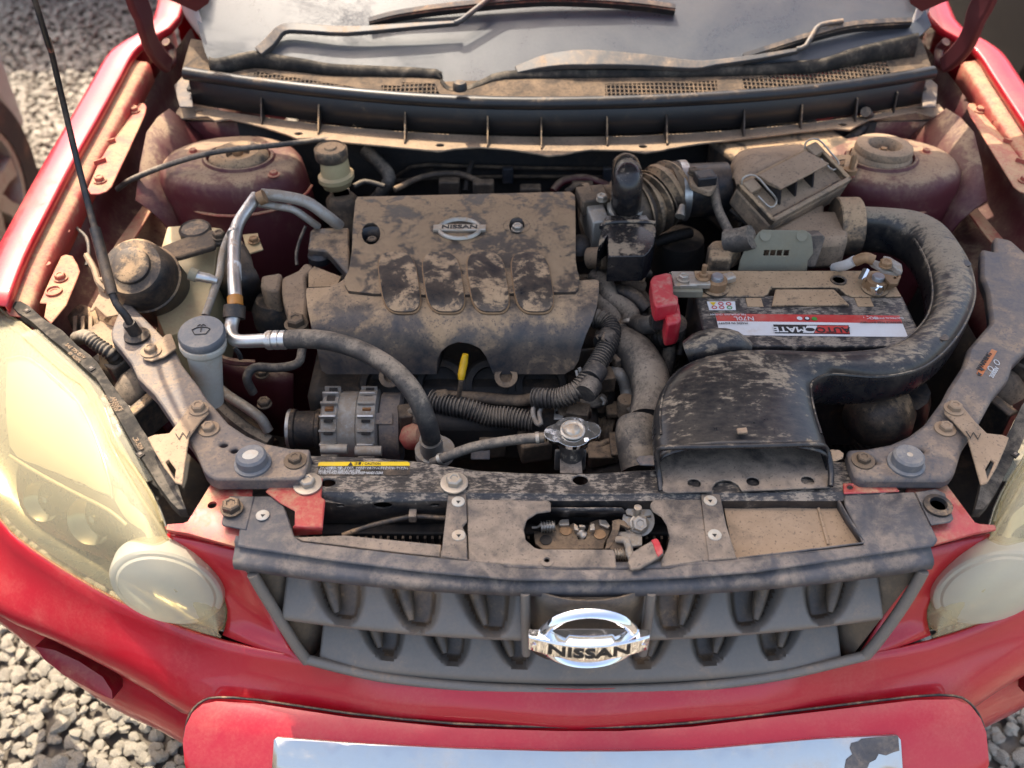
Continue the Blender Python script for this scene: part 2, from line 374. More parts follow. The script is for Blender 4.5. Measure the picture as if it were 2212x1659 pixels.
M['zinc'] = mat('olive_zinc_plate', (.24, .225, .165), .55, .4, .45, .4, 22, 140, 0, .3, (.21, .18, .115))
M['lens'] = mat('yellowed_lens', (.66, .59, .41), .42, 0, .10, .5, 7, 60, .05, .2, (.55, .49, .33), trans=(.66, (1, .96, .82)), grain=.03, spec=.3)
M['cream2'] = mat('lamp_cream_reflector', (.76, .73, .62), .45, .25, grain=.03); M['olive'] = mat('lamp_shade_band', (.13, .11, .07), .5, .1)
M['dome'] = mat('hazy_lens_dome', (.58, .555, .45), .38, 0, .10, .5, 12, 60, .15, .2, (.5, .47, .36), spec=.35, trans=(.42, (1, .97, .85)), grain=.03)
M['refl'] = mat('lamp_reflector', (.75, .73, .66), .16, .9, grain=.03)
M['lampin'] = mat('lamp_housing_inner', (.55, .53, .46), .28, .7); M['bezel'] = mat('lamp_bezel_grey', (.12, .115, .10), .4, .3)
M['glass'] = mat('dusty_windscreen', (.042, .049, .062), .24, 0, .32, .5, 5, 160, .25, 0., (.072, .076, .080), trans=(.22, (.75, .85, .85)), grain=.06)
M['wiper'] = mat('grey_wiper_paint', (.05, .05, .051), .45, .1, .2, .4, 20, 100, 0, .4)
M['cream'] = mat('yellowed_tank_plastic', (.48, .38, .20), .45, 0, .35, .4, 16, 100, 0, .5)
M['white'] = mat('white_plastic', (.52, .50, .43), .45, 0, .38, .4, 20, 140, 0, .6)
M['bluecap'] = mat('blue_grey_cap', (.11, .12, .135), .5, 0, .35, .4, 20, 140, 0, .5, (.26, .23, .19))
M['yellow'] = mat('yellow_plastic', (.75, .42, .01), .4, 0, .1, .3, 60, 200)
M['orange'] = mat('orange_brown_plastic', (.42, .16, .02), .5, 0, .2, .3, 60, 200)
M['redp'] = mat('red_cap_plastic', (.50, .022, .035), .4, 0, .30, .2, 40, 160, 0, .7, (.42, .17, .13))
M['lblw'] = mat('label_white', (.66, .66, .65), .4, 0, .10, .3, 14, 80, 0, .1, (.45, .36, .27), grain=.03)
M['lblr'] = mat('label_red', (.52, .035, .03), .4, 0, .16, .3, 14, 80, 0, .1, (.42, .28, .2))
M['lbly'] = mat('label_yellow', (.75, .50, .015), .4, 0, .08, .3, 14, 80, 0, .1)
M['lblb'] = mat('label_black', (.015, .015, .016), .4, 0, .12, .3, 30, 100, 0, .1)
M['lblo'] = mat('label_orange', (.52, .14, .03), .5, 0, .18, .3, 30, 100, 0, .1)
M['ink'] = mat('print_black', (.015, .015, .015), .5); M['inkw'] = mat('print_white', (.62, .62, .60), .5)
M['inkg'] = mat('print_green', (.04, .25, .04), .5); M['inkr'] = mat('print_red', (.5, .02, .02), .5)
M['lead'] = mat('lead_post', (.34, .36, .38), .35, .8, .2, .3, 60, 200)
M['copper'] = mat('copper_winding', (.35, .15, .06), .4, .7, .3, .3, 60, 200)
M['stone'] = mat('grey_stone', (.25, .22, .175), .85, 0, .0, mottle=((.42, .375, .30), 9), grain=.25, bump=.3, bscale=150)
M['ground'] = mat('dusty_ground', (.12, .10, .078), .95, 0, grain=.3, mottle=((.18, .155, .125), 9), bump=.5, bscale=90)
M['silver'] = mat('silver_paint', (.36, .37, .38), .4, .3, .03, .3, 6, 80, .5, .3)
M['dkpaint'] = mat('dark_paint', (.022, .021, .021), .6, 0, .02, .3, 6, 80, .1, .3, spec=.2, film=.05)
M['tyre'] = mat('tyre_rubber', (.028, .027, .026), .8, 0, .12, .4, 10, 90, 0, .3)
M['ptrim'] = mat('pale_pillar_trim', (.36, .35, .33), .6, 0, .2, .4, 20, 120)
M['shelf'] = mat('cowl_shelf_dusty', (.035, .03, .027), .8, 0, .52, .4, 24, 150, 0, .3, (.17, .118, .075), spec=.2)
M['jet'] = mat('clean_black_plastic', (.010, .011, .013), .4, 0, .06, .3, 20, 130, 0, .5, film=.1)
M['seat'] = mat('cabin_trim', (.05, .048, .045), .8)
M['reflred'] = mat('red_reflector', (.20, .004, .012), .4, 0, .12, .3, 20, 120, .1, .3)

# ------------------------------------------------------------------ the setting: gravel yard
random.seed(7)
ground = mk('ground', B_surf(NB(), [[V((x, y, -.012)) for x in (-60, 60)] for y in (-60, 60)]), M['ground'], None, 'dusty yard ground of pale gravel under the cars', recalc=False)
tag(ground, kind='structure')
def stone_mesh(k, sd_=2):
    bm = NB(); bmesh.ops.create_icosphere(bm, subdivisions=sd_, radius=1)
    r = random.Random(k)
    o = V((r.random()*50, r.random()*50, 0))
    for v in bm.verts:
        v.co *= .78+.5*noise.noise(v.co*.9+o)+.25*noise.noise(v.co*2.1+o)
        v.co.x *= 1.15; v.co.z *= .66
    return bm
protos = []; fars = []
for k in range(8):
    bm = stone_mesh(k, 1); bm.verts.index_update(); fars.append(([v.co.copy() for v in bm.verts], [[v.index for v in f.verts] for f in bm.faces], None)); bm.free()
    bm = stone_mesh(k); bm.verts.ensure_lookup_table(); bm.verts.index_update()
    protos.append(([v.co.copy() for v in bm.verts], [[v.index for v in f.verts] for f in bm.faces]))
    fin(bm, 28); me = bpy.data.meshes.new('stone'); bm.to_mesh(me); bm.free(); me.materials.append(M['stone']); protos[-1] += (me,)
def seen(x, y):
    dY = y-CAM.y; dep = dY*CP+CAM.z*SP; u = 1106+FOC*(x-CAM.x)/dep; v = 829.5+FOC*(CAM.z*CP-dY*SP)/dep
    return -60 < u < 2272 and -60 < v < 1720, u, v
vs = []; fs = []; singles = 0
def scatter(x0, x1, y0, y1, pitch, near, wide=False):
    global singles
    y = y0
    while y < y1:
        x = x0
        while x < x1:
            a = x+random.uniform(-.5, .5)*pitch; b = y+random.uniform(-.5, .5)*pitch
            ok, u, v = seen(a, b)
            if (ok and not wide) or (wide and not ok and not (abs(a) < .6 and b > -.1)):
                co, fc, me = random.choice(protos if near else fars); s = pitch*random.uniform(.42, .86); R = Matrix.Rotation(random.uniform(0, 6.3), 3, 'Z') @ Matrix.Rotation(random.uniform(-.5, .5), 3, 'X')
                z = s*.3-.008+random.uniform(0, .012)
                wedge = (u < 390 and v > 1350) or (u > 2120 and v > 1540)
                if near and wedge and singles < 285:
                    singles += 1; o = link(bpy.data.objects.new('stone', me), ground); o.matrix_basis = Matrix.Translation((a, b, z)) @ R.to_4x4() @ Matrix.Scale(s, 4); o.matrix_parent_inverse = Matrix()
                else:
                    n = len(vs); vs.extend([(R @ c)*s+V((a, b, z)) for c in co]); fs.extend([[n+i for i in f] for f in fc])
            x += pitch
        y += pitch
scatter(-1.9, -.55, -.55, .75, .025, True); scatter(.55, 1.6, -.45, .6, .025, True)
scatter(-3.2, -.95, .75, 4.4, .030, False); scatter(.95, 2.6, .6, 4.2, .04, False)
scatter(-2.2, 2.2, -1.5, .9, .036, False, True)
me = bpy.data.meshes.new('gravel'); me.from_pydata(vs, [], fs); me.materials.append(M['stone'])
tag(link(bpy.data.objects.new('gravel', me)), 'loose pale gravel scattered over the yard', 'gravel', None, 'stuff')

# ------------------------------------------------------------------ cars parked beyond
def wheel(par, c, r, w, sd):
    t = lathe('tyre', c, [(r*.62, -w/2), (r*.9, -w/2), (r, -w*.35), (r, w*.35), (r*.9, w/2), (r*.62, w/2)], M['tyre'], par, (1, 0, 0), 40, caps=False)
    c2 = V(c)+V((sd*w*.42, 0, 0)); rm = lathe('rim', c2, [(r*.63, -.05), (r*.63, .012), (r*.55, .012), (r*.52, -.045), (0, -.05)], M['alud'], par, (1, 0, 0), 32)
    bm = NB()
    for k in range(7):
        a = k*2*math.pi/7; d = V((0, math.cos(a), math.sin(a))); q = d.cross(V((1, 0, 0)))
        B_loft(bm, [[c2+d*rr+q*ww+V((h, 0, 0)) for ww, h in ((-wd_, -.04), (-wd_, .008), (wd_, .008), (wd_, -.04))] for rr, wd_ in ((.03, .03), (r*.35, .022), (r*.6, .034))])
    mk('spokes', bm, M['alud'], par); lathe('hub_cap', c2, [(.05, -.04), (.05, .012), (.03, .02), (0, .02)], M['alud'], par, (1, 0, 0), 20)
pc = tag(empty('parked_car', (-2.45, .1, 0)), 'silver car standing beside the red car, only a wheel and wing showing', 'car', 'other cars parked in the yard')
def side_body(par, x0, x1, ys, z0, zt, wys, wr, mat_):
    # side elevation with wheel arches, extruded across the car
    out = [(ys[0], z0)]
    for wy in wys:
        out += [(wy-wr, z0)]+[(wy-wr*math.cos(t), z0+wr*math.sin(t)*1.02) for t in [math.pi*k/12 for k in range(1, 12)]]+[(wy+wr, z0)]
    out += [(ys[1], z0)]+zt
    cy = (ys[0]+ys[1])/2; out2 = [(y, z) for y, z in out]
    return plate('body', out2, lambda a, b, off=0: V((x1+off, a, b)), mat_, par, th=x1-x0, bev=.03, ang=30)
side_body(pc, -3.25, -1.70, (-2.0, 2.1), .30, [(2.1, .85), (2.05, 1.0), (1.9, 1.05), (1.5, 1.48), (-.4, 1.5), (-1.1, 1.02), (-1.9, .9), (-2.0, .7)], (-1.15, 1.62), .39, M['silver'])
for yy in (-1.15, 1.62): wheel(pc, (-1.72, yy, .325), .325, .2, 1)
box('underbody', (-2.45, .2, .34), (1.3, 3.7, .16), M['void'], pc)
plate('side_window', [(-.95, 1.05), (-.4, 1.42), (1.3, 1.41), (1.6, 1.07)], lambda a, b, off=0: V((-1.697+off, a, b)), M['blk'], pc, th=.004)
pd = tag(empty('parked_car', (-2.6, 4.8, 0)), 'dark car parked across the yard behind the silver car', 'car', 'other cars parked in the yard')
def cross_body(par, x0, x1, y0, y1, m_):
    return plate('body', [(x0, .28), (x0+.4, .28)]+[(x0+.75-.35*math.cos(t), .28+.36*math.sin(t)) for t in [math.pi*k/10 for k in range(1, 10)]]+[(x0+1.2, .28), (x1-1.2, .28)]+[(x1-.75-.35*math.cos(t), .28+.36*math.sin(t)) for t in [math.pi*k/10 for k in range(1, 10)]]+[(x1-.3, .28), (x1, .3), (x1, .95), (x1-.7, 1.05), (x1-1.3, 1.65), (x0+.6, 1.7), (x0, 1.1)],
                 lambda a, b, off=0: V((a, y0-off, b)), m_, par, th=y1-y0, bev=.04, ang=30)
cross_body(pd, -4.4, -.75, 3.95, 5.6, M['dkpaint'])
for xx in (-3.65, -1.5):
    lathe('tyre', (xx, 4.08, .33), [(.2, -.1), (.3, -.1), (.33, -.06), (.33, .06), (.3, .1), (.2, .1)], M['tyre'], pd, (0, 1, 0), 32, caps=False)
    lathe('rim', (xx, 4.01, .33), [(.2, -.02), (.2, .01), (.1, .03), (0, .03)], M['alud'], pd, (0, 1, 0), 24)
plate('side_window', [(-3.7, 1.12), (-3.6, 1.58), (-2.1, 1.55), (-1.6, 1.12)], lambda a, b, off=0: V((a, 3.947-off, b)), M['blk'], pd, th=.004)

pe_ = tag(empty('parked_car', (2.7, 3.2, 0)), 'dark car standing beyond the red car fender, mostly hidden', 'car', 'other cars parked in the yard')
side_body(pe_, 1.62, 3.3, (1.0, 5.4), .26, [(5.4, .9), (5.0, 1.05), (4.6, 1.5), (2.6, 1.52), (1.9, 1.0), (1.1, .9), (1.0, .7)], (1.85, 4.5), .40, M['dkpaint'])
for yy in (1.85, 4.5): wheel(pe_, (1.73, yy, .325), .325, .2, -1)
box('underbody', (2.7, 3.2, .30), (1.3, 3.9, .16), M['void'], pe_)
# ------------------------------------------------------------------ the red car: body
car = tag(empty('car', (0, 0, 0)), 'red car with raised bonnet showing its dusty engine bay', 'car')
CR = [(0, 14, 662, .945), (0, 55, 553, .958), (0, 100, 463, .972), (0, 157, 353, .990), (0, 213, 253, 1.006), (0, 260, 167, 1.022), (0, 290, 113, 1.035), (0, 322, 86, 1.043), (0, 388, 37, 1.06)]
crest = [W(*c) for c in CR]; crest += [V((-.80, 1.35, 1.10))]
for s in (-1, 1):
    def off(p, a, b): return V((p.x-a, p.y, p.z+b))
    rows = [[off(p, a*k, b) for p in crest] for a, b in ((.0, -.012), (.001, -.001), (.005, .001), (.025, .003), (.045, -.001), (.058, -.010), (.068, -.035), (.076, -.10), (.078, -.25), (.075, -.5)) for k in (1,)]
    rows = [mside(r, s) for r in rows]
    surf('fender', rows, M['red'], car, .003, 3, 2)
    g = [[off(p, a, b) for p in crest[:7]] for a, b in ((.003, -.010), (0, -.018), (-.010, -.020), (-.020, -.021), (-.024, -.026), (-.026, -.060))]
    surf('fender_gutter', [mside(r, s) for r in g], M['redflange'], car, .002, 3, 1, ang=30)
    zf = .972
    fl = zplate('mounting_flange', 1, [(845, 690), (870, 672), (935, 668), (950, 690), (940, 740), (835, 970), (722, 1208), (690, 1238), (640, 1256), (585, 1256), (565, 1225), (640, 1050), (760, 850)], zf, M['redflange'], car, s=s, bev=.002)
    for q in ((870, 720), (648, 1172)): bolt(fl, mside([W(1, *q, zf+.001)], s)[0], .0075, mat=M['redflange'], washer=1.5)
    for q in ((770, 800), (710, 918), (648, 1045)):
        c = mside([W(1, *q, zf+.004)], s)[0]; box('stiffener', c, (.022, .002, .008), M['redflange'], fl, rz=s*-.7, bev=0)
    fl = zplate('mounting_flange', 4, [(395, 165), (425, 155), (470, 165), (500, 215), (517, 262), (505, 300), (430, 480), (330, 600), (285, 560), (300, 470), (255, 468), (330, 300)], .925, M['redflange'], car, s=s, bev=.002)
    bolt(fl, mside([W(4, 395, 312, .926)], s)[0], .0075, mat=M['redflange'], washer=1.5)
    lathe('threaded_boss', mside([W(4, 350, 397, .926)], s)[0], [(.013, 0), (.013, .003), (.010, .004), (.009, .001), (.006, .001), (.006, -.004), (0, -.004)], M['redflange'], fl)
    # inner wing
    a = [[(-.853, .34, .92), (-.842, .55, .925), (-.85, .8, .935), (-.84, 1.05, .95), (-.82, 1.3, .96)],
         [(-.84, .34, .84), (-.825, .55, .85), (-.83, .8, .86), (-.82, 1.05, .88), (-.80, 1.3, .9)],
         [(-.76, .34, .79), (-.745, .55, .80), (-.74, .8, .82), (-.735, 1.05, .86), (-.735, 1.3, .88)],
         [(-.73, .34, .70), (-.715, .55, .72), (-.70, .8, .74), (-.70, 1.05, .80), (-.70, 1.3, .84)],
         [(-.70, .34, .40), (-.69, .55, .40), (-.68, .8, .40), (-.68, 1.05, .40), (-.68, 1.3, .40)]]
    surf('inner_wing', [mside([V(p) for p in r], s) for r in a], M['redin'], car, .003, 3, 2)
    zplate('wing_rail', 1, [(1150, 870), (1165, 905), (1040, 1120), (1010, 1200), (1000, 1330), (900, 1500), (800, 1640), (690, 1680), (760, 1560), (940, 1310), (945, 1190), (1060, 1050)], .875, M['redflange'], car, s=s, th=.004)
    zplate('wing_bracket', 4, [(625, 320), (740, 235), (760, 250), (735, 400), (800, 480), (770, 545), (690, 560), (620, 490), (600, 520), (580, 520), (640, 410)], .90, M['tan'], car, s=s, bev=.002)
    # bonnet hinge: curved flat arm
    hp = [(1095, 425), (1060, 395), (1000, 320), (965, 250), (945, 170), (925, 90), (890, 10), (850, -120)]
    hz = [1.015, 1.03, 1.07, 1.10, 1.13, 1.155, 1.18, 1.22]
    c = [mside([W(1, x, y, z)], s)[0] for (x, y), z in zip(hp, hz)]
    bm = NB(); secs = []
    cc = cr(c, 3)
    for i, p in enumerate(cc):
        t = (cc[min(len(cc)-1, i+1)]-cc[max(0, i-1)]).normalized(); n = t.cross(V((s, .2, 0))).normalized(); w = .016+.012*i/len(cc)
        secs.append([p+n*a_+V((b_, 0, 0)) for a_, b_ in ((-w, -.007), (w, -.007), (w, .007), (-w, .007))])
    B_loft(bm, secs); hg = mk('bonnet_hinge', bm, M['redin'], car, bev=.004)
    c0 = mside([W(1, 1100, 330, 1.02)], s)[0]; zc = mside([W(1, 1090, 430, 1.005)], s)[0]
    tube('hinge_link', [zc, mside([W(1, 1118, 400, 1.015)], s)[0], mside([W(1, 1112, 320, 1.03)], s)[0], mside([W(1, 1075, 270, 1.05)], s)[0]], .009, M['redin'], hg, 8)
    # windscreen pillar foot
    surf('pillar_trim', [mside([W(1, x, y, z) for x, y, z in r], s) for r in (((1110, -80, 1.14), (1170, 20, 1.11), (1215, 120, 1.085), (1300, 240, 1.065)), ((1180, -80, 1.16), (1230, 30, 1.125), (1275, 140, 1.095), (1345, 260, 1.07)), ((1230, -80, 1.165), (1268, 20, 1.13), (1305, 130, 1.10), (1352, 270, 1.072)))], M['ptrim'], car, .004, 3, 2)

# bonnet, raised on its hinges
HB, HA = V((0, .86, 1.245)), math.radians(62)
hd = V((0, -math.cos(HA), math.sin(HA))); hn = V((0, -math.sin(HA), -math.cos(HA)))
def hpos(X, t, off=0): return HB+V((X, 0, 0))+hd*t+hn*(-off-.05*(X/.74)**2+.02)
bonnet = plate('bonnet', [(-.80, 0), (-.5, -.012), (0, -.02), (.5, -.012), (.80, 0), (.82, .5), (.74, .9), (.64, .98), (0, 1.04), (-.64, .98), (-.74, .9), (-.82, .5)], hpos, M['red'], car, th=.012, grid=.12, bev=.003, label='raised red bonnet standing over the engine bay')
for X in (-.45, -.15, .15, .45):
    bm = NB(); B_loft(bm, [[hpos(X*(1-.3*k/3)+a_, .12+.75*k/3, -b_) for a_, b_ in ((-.03, .016), (-.02, .04), (.02, .04), (.03, .016))] for k in range(4)]); mk('bonnet_rib', bm, M['bounce_under'], bonnet)
plate('added_bounce_liner', [(-.66, .06), (.66, .06), (.67, .5), (.62, .88), (.3, .96), (-.3, .96), (-.62, .88), (-.67, .5)], lambda X, t, off=0: hpos(X, t, off-.016), M['bounce_under'], bonnet, th=.006, grid=.12)  # unseen liner, added to bounce light down into the shaded bay
for s in (-1, 1):
    c = W(1, 1150, 10, 1.165); q = [c+V(d) for d in ((-.06, 0, .06), (.09, .0, .06), (.055, 0, -.005), (.028, 0, -.022), (-.005, 0, -.002), (-.035, 0, .012))]
    q = mside([V(v) for v in q], s); plate('bonnet_corner', [(v.x, v.z) for v in q], lambda a, b, off=0, y=c.y: V((a, y-off-.3*(b-1.165), b)), M['redin'], bonnet, th=.012)

# cabin behind: roof, doors, pillars
def roofp(X, Y, off=0): return V((X, Y, 1.66-.03*(X/.65)**2*2-.02*((Y-2.9)/1.2)**2+off))
plate('roof', [(-.62, 1.95), (-.3, 1.90), (.3, 1.90), (.62, 1.95), (.64, 3), (.62, 4.1), (-.62, 4.1), (-.64, 3)], roofp, M['red'], car, th=.03, grid=.25)
for s in (-1, 1):
    plate('door', [(1.35, .35), (3.9, .35), (3.95, 1.08), (1.35, 1.10)], lambda a, b, off=0: V((s*(.875+off-.05*max(0, b-.9)), a, b)), M['red'], car, th=.05)
    tube('windscreen_pillar', [V((s*.735, 1.06, 1.15)), V((s*.69, 1.5, 1.44)), V((s*.64, 1.95, 1.62))], .028, M['red'], car, 8)
    tube('door_pillar', [V((s*.83, 2.9, 1.06)), V((s*.64, 2.95, 1.62))], .035, M['red'], car, 8); tube('rear_pillar', [V((s*.83, 4.0, 1.06)), V((s*.63, 4.05, 1.6))], .05, M['red'], car, 8)
    wheel(car, (s*.80, .93, .34), .34, .21, s)
box('tailgate', (0, 4.2, .75), (1.6, .2, .8), M['red'], car, bev=.03)
box('dashboard', (0, 1.62, .98), (1.35, .62, .16), M['seat'], car, bev=.05)
box('floor_pan', (0, 2.6, .3), (1.6, 3.2, .06), M['void'], car)

# windscreen
GS = Sheet([(.62, .925), (.875, 1.058), (1.3, 1.285), (1.98, 1.63)], .16, .03, 2)
tr = [(1, 1260, 60), (1, 1300, 240), (1, 1330, 340), (1, 1355, 400), (1, 1395, 412), (1, 1480, 397), (1, 1640, 360), (1, 1800, 386), (1, 2000, 418), (2, 0, 425), (2, 300, 438), (2, 640, 458), (2, 668, 500), (2, 700, 555), (2, 760, 574), (2, 830, 562), (2, 940, 512), (2, 1060, 470), (2, 1450, 452), (2, 2212, 445), (3, 330, 437), (3, 600, 423), (3, 870, 402), (3, 990, 385), (3, 1100, 345), (3, 1250, 303), (3, 1560, 232), (3, 1640, 160), (3, 1600, 60)]
td = [GS.inv(*p) for p in tr]
top_t = GS.t[-1]-.01
gl = plate('windscreen', td+[(.66, top_t), (0, top_t), (-.62, top_t)], GS.pos, M['glass'], car, th=.005, grid=.09, bev=0, ang=60)
# dark printed border low on the glass
# cowl
def Yc(X): return .79+.243*X*X
Tt = [GS.pos(x, t, .004) for x, t in td[3:-2]]
Tb = [V((p.x, min(Yc(p.x)+.068, p.y-.004), 1.031+.25*(min(Yc(p.x)+.068, p.y-.004)-Yc(p.x)))) for p in Tt]
Tm = [a.lerp(b, .5)+V((0, -.001, .0)) for a, b in zip(Tt, Tb)]
Tk = [GS.pos(x, t+.008, .003) for x, t in td[3:-2]]
cowl = surf('cowl_trim', [Tk, Tt, Tm, Tb], M['matt'], car, .002, 2, 1, ang=20)
vents = [[(1, 1650, 460), (1, 2157, 533), (2, 122, 523), (2, 100, 556), (1, 2157, 580), (1, 1700, 528), (1, 1640, 502)],
         [(2, 300, 522), (2, 425, 528), (2, 430, 513), (2, 630, 523), (2, 655, 560), (2, 680, 592), (2, 300, 572)],
         [(2, 1680, 530), (2, 2212, 515), (3, 315, 505), (3, 322, 570), (3, 0, 592), (2, 1685, 606)],
         [(3, 472, 495), (3, 1060, 424), (3, 1080, 434), (3, 1350, 379), (3, 1395, 440), (3, 1000, 512), (3, 482, 561)]]
vd = [[tuple(W(*p, 1.040).xy) for p in v] for v in vents]
def zsh(X, Y): return 1.031+.25*(Y-Yc(X))
xs = [-.73+1.46*k/24 for k in range(25)]
sh = plate('cowl_shelf', [(x, Yc(x)+.004) for x in xs]+[(x, Yc(x)+.10) for x in reversed(xs)], flat(0, zf=zsh), M['shelf'], car, vd, th=.003, grid=.04)
for v in vd:
    bm = NB(); x0, x1 = min(p[0] for p in v), max(p[0] for p in v); y0, y1 = min(p[1] for p in v), max(p[1] for p in v)
    def clip(ax, c):
        r = []
        for a, b in zip(v, v[1:]+v[:1]):
            if (a[ax] > c) != (b[ax] > c): r.append(a[1-ax]+(b[1-ax]-a[1-ax])*(c-a[ax])/(b[ax]-a[ax]))
        return sorted(r)
    x = x0+.004
    while x < x1:
        r = clip(0, x)
        for a, b in zip(r[::2], r[1::2]): B_box(bm, (x, (a+b)/2, zsh(x, (a+b)/2)-.002), (.0024, b-a, .004), Matrix.Rotation(.24, 3, 'X'))
        x += .0082
    y = y0+.006
    while y < y1:
        r = clip(1, y)
        for a, b in zip(r[::2], r[1::2]): [B_box(bm, (lerp(a, b, (q_+.5)/14), y, zsh(lerp(a, b, (q_+.5)/14), y)-.002), ((b-a)/14, .003, .0038)) for q_ in range(14)]
        y += .0105
    tag(mk('vent_grille', bm, M['shelf'], sh), kind='stuff')
plate('cowl_well', [(x, Yc(x)+.005) for x in xs]+[(x, Yc(x)+.12) for x in reversed(xs)], flat(.995), M['void'], car, th=.003)
fx = [-.735+1.47*k/40 for k in range(41)]
fxp = [-.715+1.43*k/40 for k in range(41)]
face = surf('cowl_panel', [[V((x, Yc(x)+.004, 1.031)) for x in fxp], [V((x, Yc(x)-.004, 1.022)) for x in fxp], [V((x, Yc(x)-.006, 1.0)) for x in fxp], [V((x, Yc(x)-.010, .974)) for x in fxp]], M['jet'], car, .003, 1, 1)
fe = [(1, 1120, 770), (1, 1340, 750), (1, 1395, 782), (1, 1440, 775), (1, 1490, 768), (1, 1700, 820), (1, 1860, 870), (1, 1920, 895), (1, 2060, 892), (2, 0, 870), (2, 300, 897), (2, 560, 922), (2, 650, 932), (2, 760, 915), (2, 900, 905), (2, 1090, 920), (2, 1250, 945), (2, 1330, 960), (2, 1420, 952), (2, 1520, 930), (2, 1600, 922), (2, 1800, 925), (2, 1930, 942), (2, 2060, 920), (3, 0, 918), (3, 200, 885), (3, 480, 855), (3, 800, 815), (3, 1040, 790), (3, 1140, 800), (3, 1190, 770), (3, 1260, 735), (3, 1550, 690), (3, 1650, 715), (3, 1745, 712), (3, 1690, 640)]
fd = [tuple(W(*p, .968).xy) for p in fe]
holes = [oval(W(f, x, y, .968).xy, .008, .006, 12) for f, x, y in ((1, 1290, 717), (1, 1935, 865), (2, 662, 895), (2, 1914, 902), (3, 1093, 767), (3, 1570, 667))]
flg = plate('cowl_flange', fd+[(x, Yc(x)-.008) for x in reversed(fxp)]+[(-.745, .90)], flat(.968), M['tan'], car, holes, th=.004, bev=.0015)
for f, x, y0, y1 in ((1, 1695, 700, 805), (1, 2062, 755, 870), (2, 443, 765, 885), (2, 955, 780, 905), (2, 1287, 790, 920), (2, 1693, 785, 900), (2, 2062, 765, 895), (3, 10, 770, 895), (3, 483, 740, 840), (3, 835, 705, 795), (3, 1173, 645, 750), (3, 1408, 600, 695)):
    b = W(f, x, y1, .969); Y0 = Yc(b.x)-.010
    bm = NB(); pr = [V((0, Y0+.004, 1.008)), V((0, Y0-.002, 1.006)), V((0, b.y, .972)), V((0, b.y, .968)), V((0, Y0+.004, .968))]
    B_loft(bm, [[p+V((b.x+d, 0, 0)) for p in pr] for d in (-.0012, .0012)]); mk('stiffening_rib', bm, M['blkd'], face)
seal = tube('rubber_seal', [V((x, Yc(x)+.002, 1.030+.001*math.sin(x*9))) for x in [-.722+1.452*k/24 for k in range(25)]], .0125, M['jet'], car, 12, 1)
for s in (-1, 1):
    zplate('cowl_end_plate', 1, [(1205, 470), (1130, 550), (1150, 640), (1165, 690), (1250, 690), (1240, 600), (1225, 500)], .99, M['beam'], car, s=s)
tube('drain_spout', [W(3, 1235, 690, .985), W(3, 1255, 720, .965), W(3, 1250, 745, .95)], .010, M['hose'], car)
ribbed('drain_hose', [W(3, 1248, 720, .96), W(3, 1220, 780, .945), W(3, 1150, 850, .94), W(3, 1060, 905, .94), W(3, 990, 930, .93)], .0095, M['rub'], car, .005)

# wipers
def wiper(arm, rod, blade, hgt, f):
    w = None
    a = [GS.pos(*GS.inv(*p[:3]), p[3]) for p in arm]; wd_ = [p[4] for p in arm]
    bm = NB(); secs = []
    aa = cr(a, 3)
    for i, p in enumerate(aa):
        q = i/(len(aa)-1)*(len(wd_)-1); j = min(len(wd_)-2, int(q)); w_ = lerp(wd_[j], wd_[j+1], q-j); t = (aa[min(len(aa)-1, i+1)]-aa[max(0, i-1)]).normalized(); n = V((0, -.47, .88)); b = n.cross(t).normalized(); n = t.cross(b)
        w_ *= .78; secs.append([p+b*w_*k-n*h for k, h in ((-1, .010), (-.85, 0), (.85, 0), (1, .010))])
    B_loft(bm, secs); root = mk('wiper', bm, M['wiper'], car, bev=.0015)
    tube('wiper_rod', [GS.pos(*GS.inv(*p[:3]), p[3]) for p in rod], .0052, M['wiper'], root, 8, 2)
    bl = [GS.pos(*GS.inv(*p[:3]), p[3]) for p in blade]
    n = V((0, -.47, .88)); bb = cr(bl, 4); m = len(bb)
    bm = NB(); B_loft(bm, [[p+(n*h)+V((0, .5, .3)).normalized()*k for h, k in ((-.004, -.004), (.004-.003*abs(2*i/m-1), -.005), (.005-.003*abs(2*i/m-1), .004), (-.004, .004))] for i, p in enumerate(bb)]); fr_ = mk('blade_frame', bm, M['wiper'], root)
    bm = NB(); B_loft(bm, [[p-n*.004+n*h+V((0, -.6, -.35)).normalized()*k for h, k in ((.002, -.004), (.002, .008), (-.014, .006), (-.014, -.002))] for p in bb]); mk('blade_rubber', bm, M['rub'], root)
    return root
wiper([(1, 1680, 357, .012, .016), (1, 1760, 300, .016, .017), (1, 1850, 235, .024, .014), (1, 2000, 238, .026, .013), (2, 100, 245, .028, .012), (2, 500, 222, .03, .008), (2, 780, 203, .03, .005)],
      [(2, 760, 205, .028), (2, 800, 195, .03), (2, 1000, 50, .036), (2, 1060, 25, .038), (2, 1210, 25, .036)],
      [(2, 230, 165, .018), (2, 420, 125, .020), (2, 750, 90, .024), (2, 1250, 50, .026), (2, 1600, 50, .024), (2, 1900, 62, .02), (2, 2105, 85, .018)], 0, 2)
wiper([(2, 1130, 440, .006, .012), (2, 1330, 400, .014, .022), (2, 1560, 395, .02, .026), (2, 1900, 405, .018, .02), (2, 2212, 425, .014, .014), (3, 300, 412, .014, .009), (3, 560, 385, .018, .008), (3, 800, 350, .022, .006)],
      [(3, 790, 348, .02), (3, 845, 335, .024), (3, 900, 245, .03), (3, 950, 222, .032), (3, 1060, 205, .032)],
      [(3, 470, 372, .014), (3, 620, 335, .018), (3, 850, 272, .022), (3, 1090, 212, .024), (3, 1300, 180, .02), (3, 1500, 160, .016)], 0, 3)
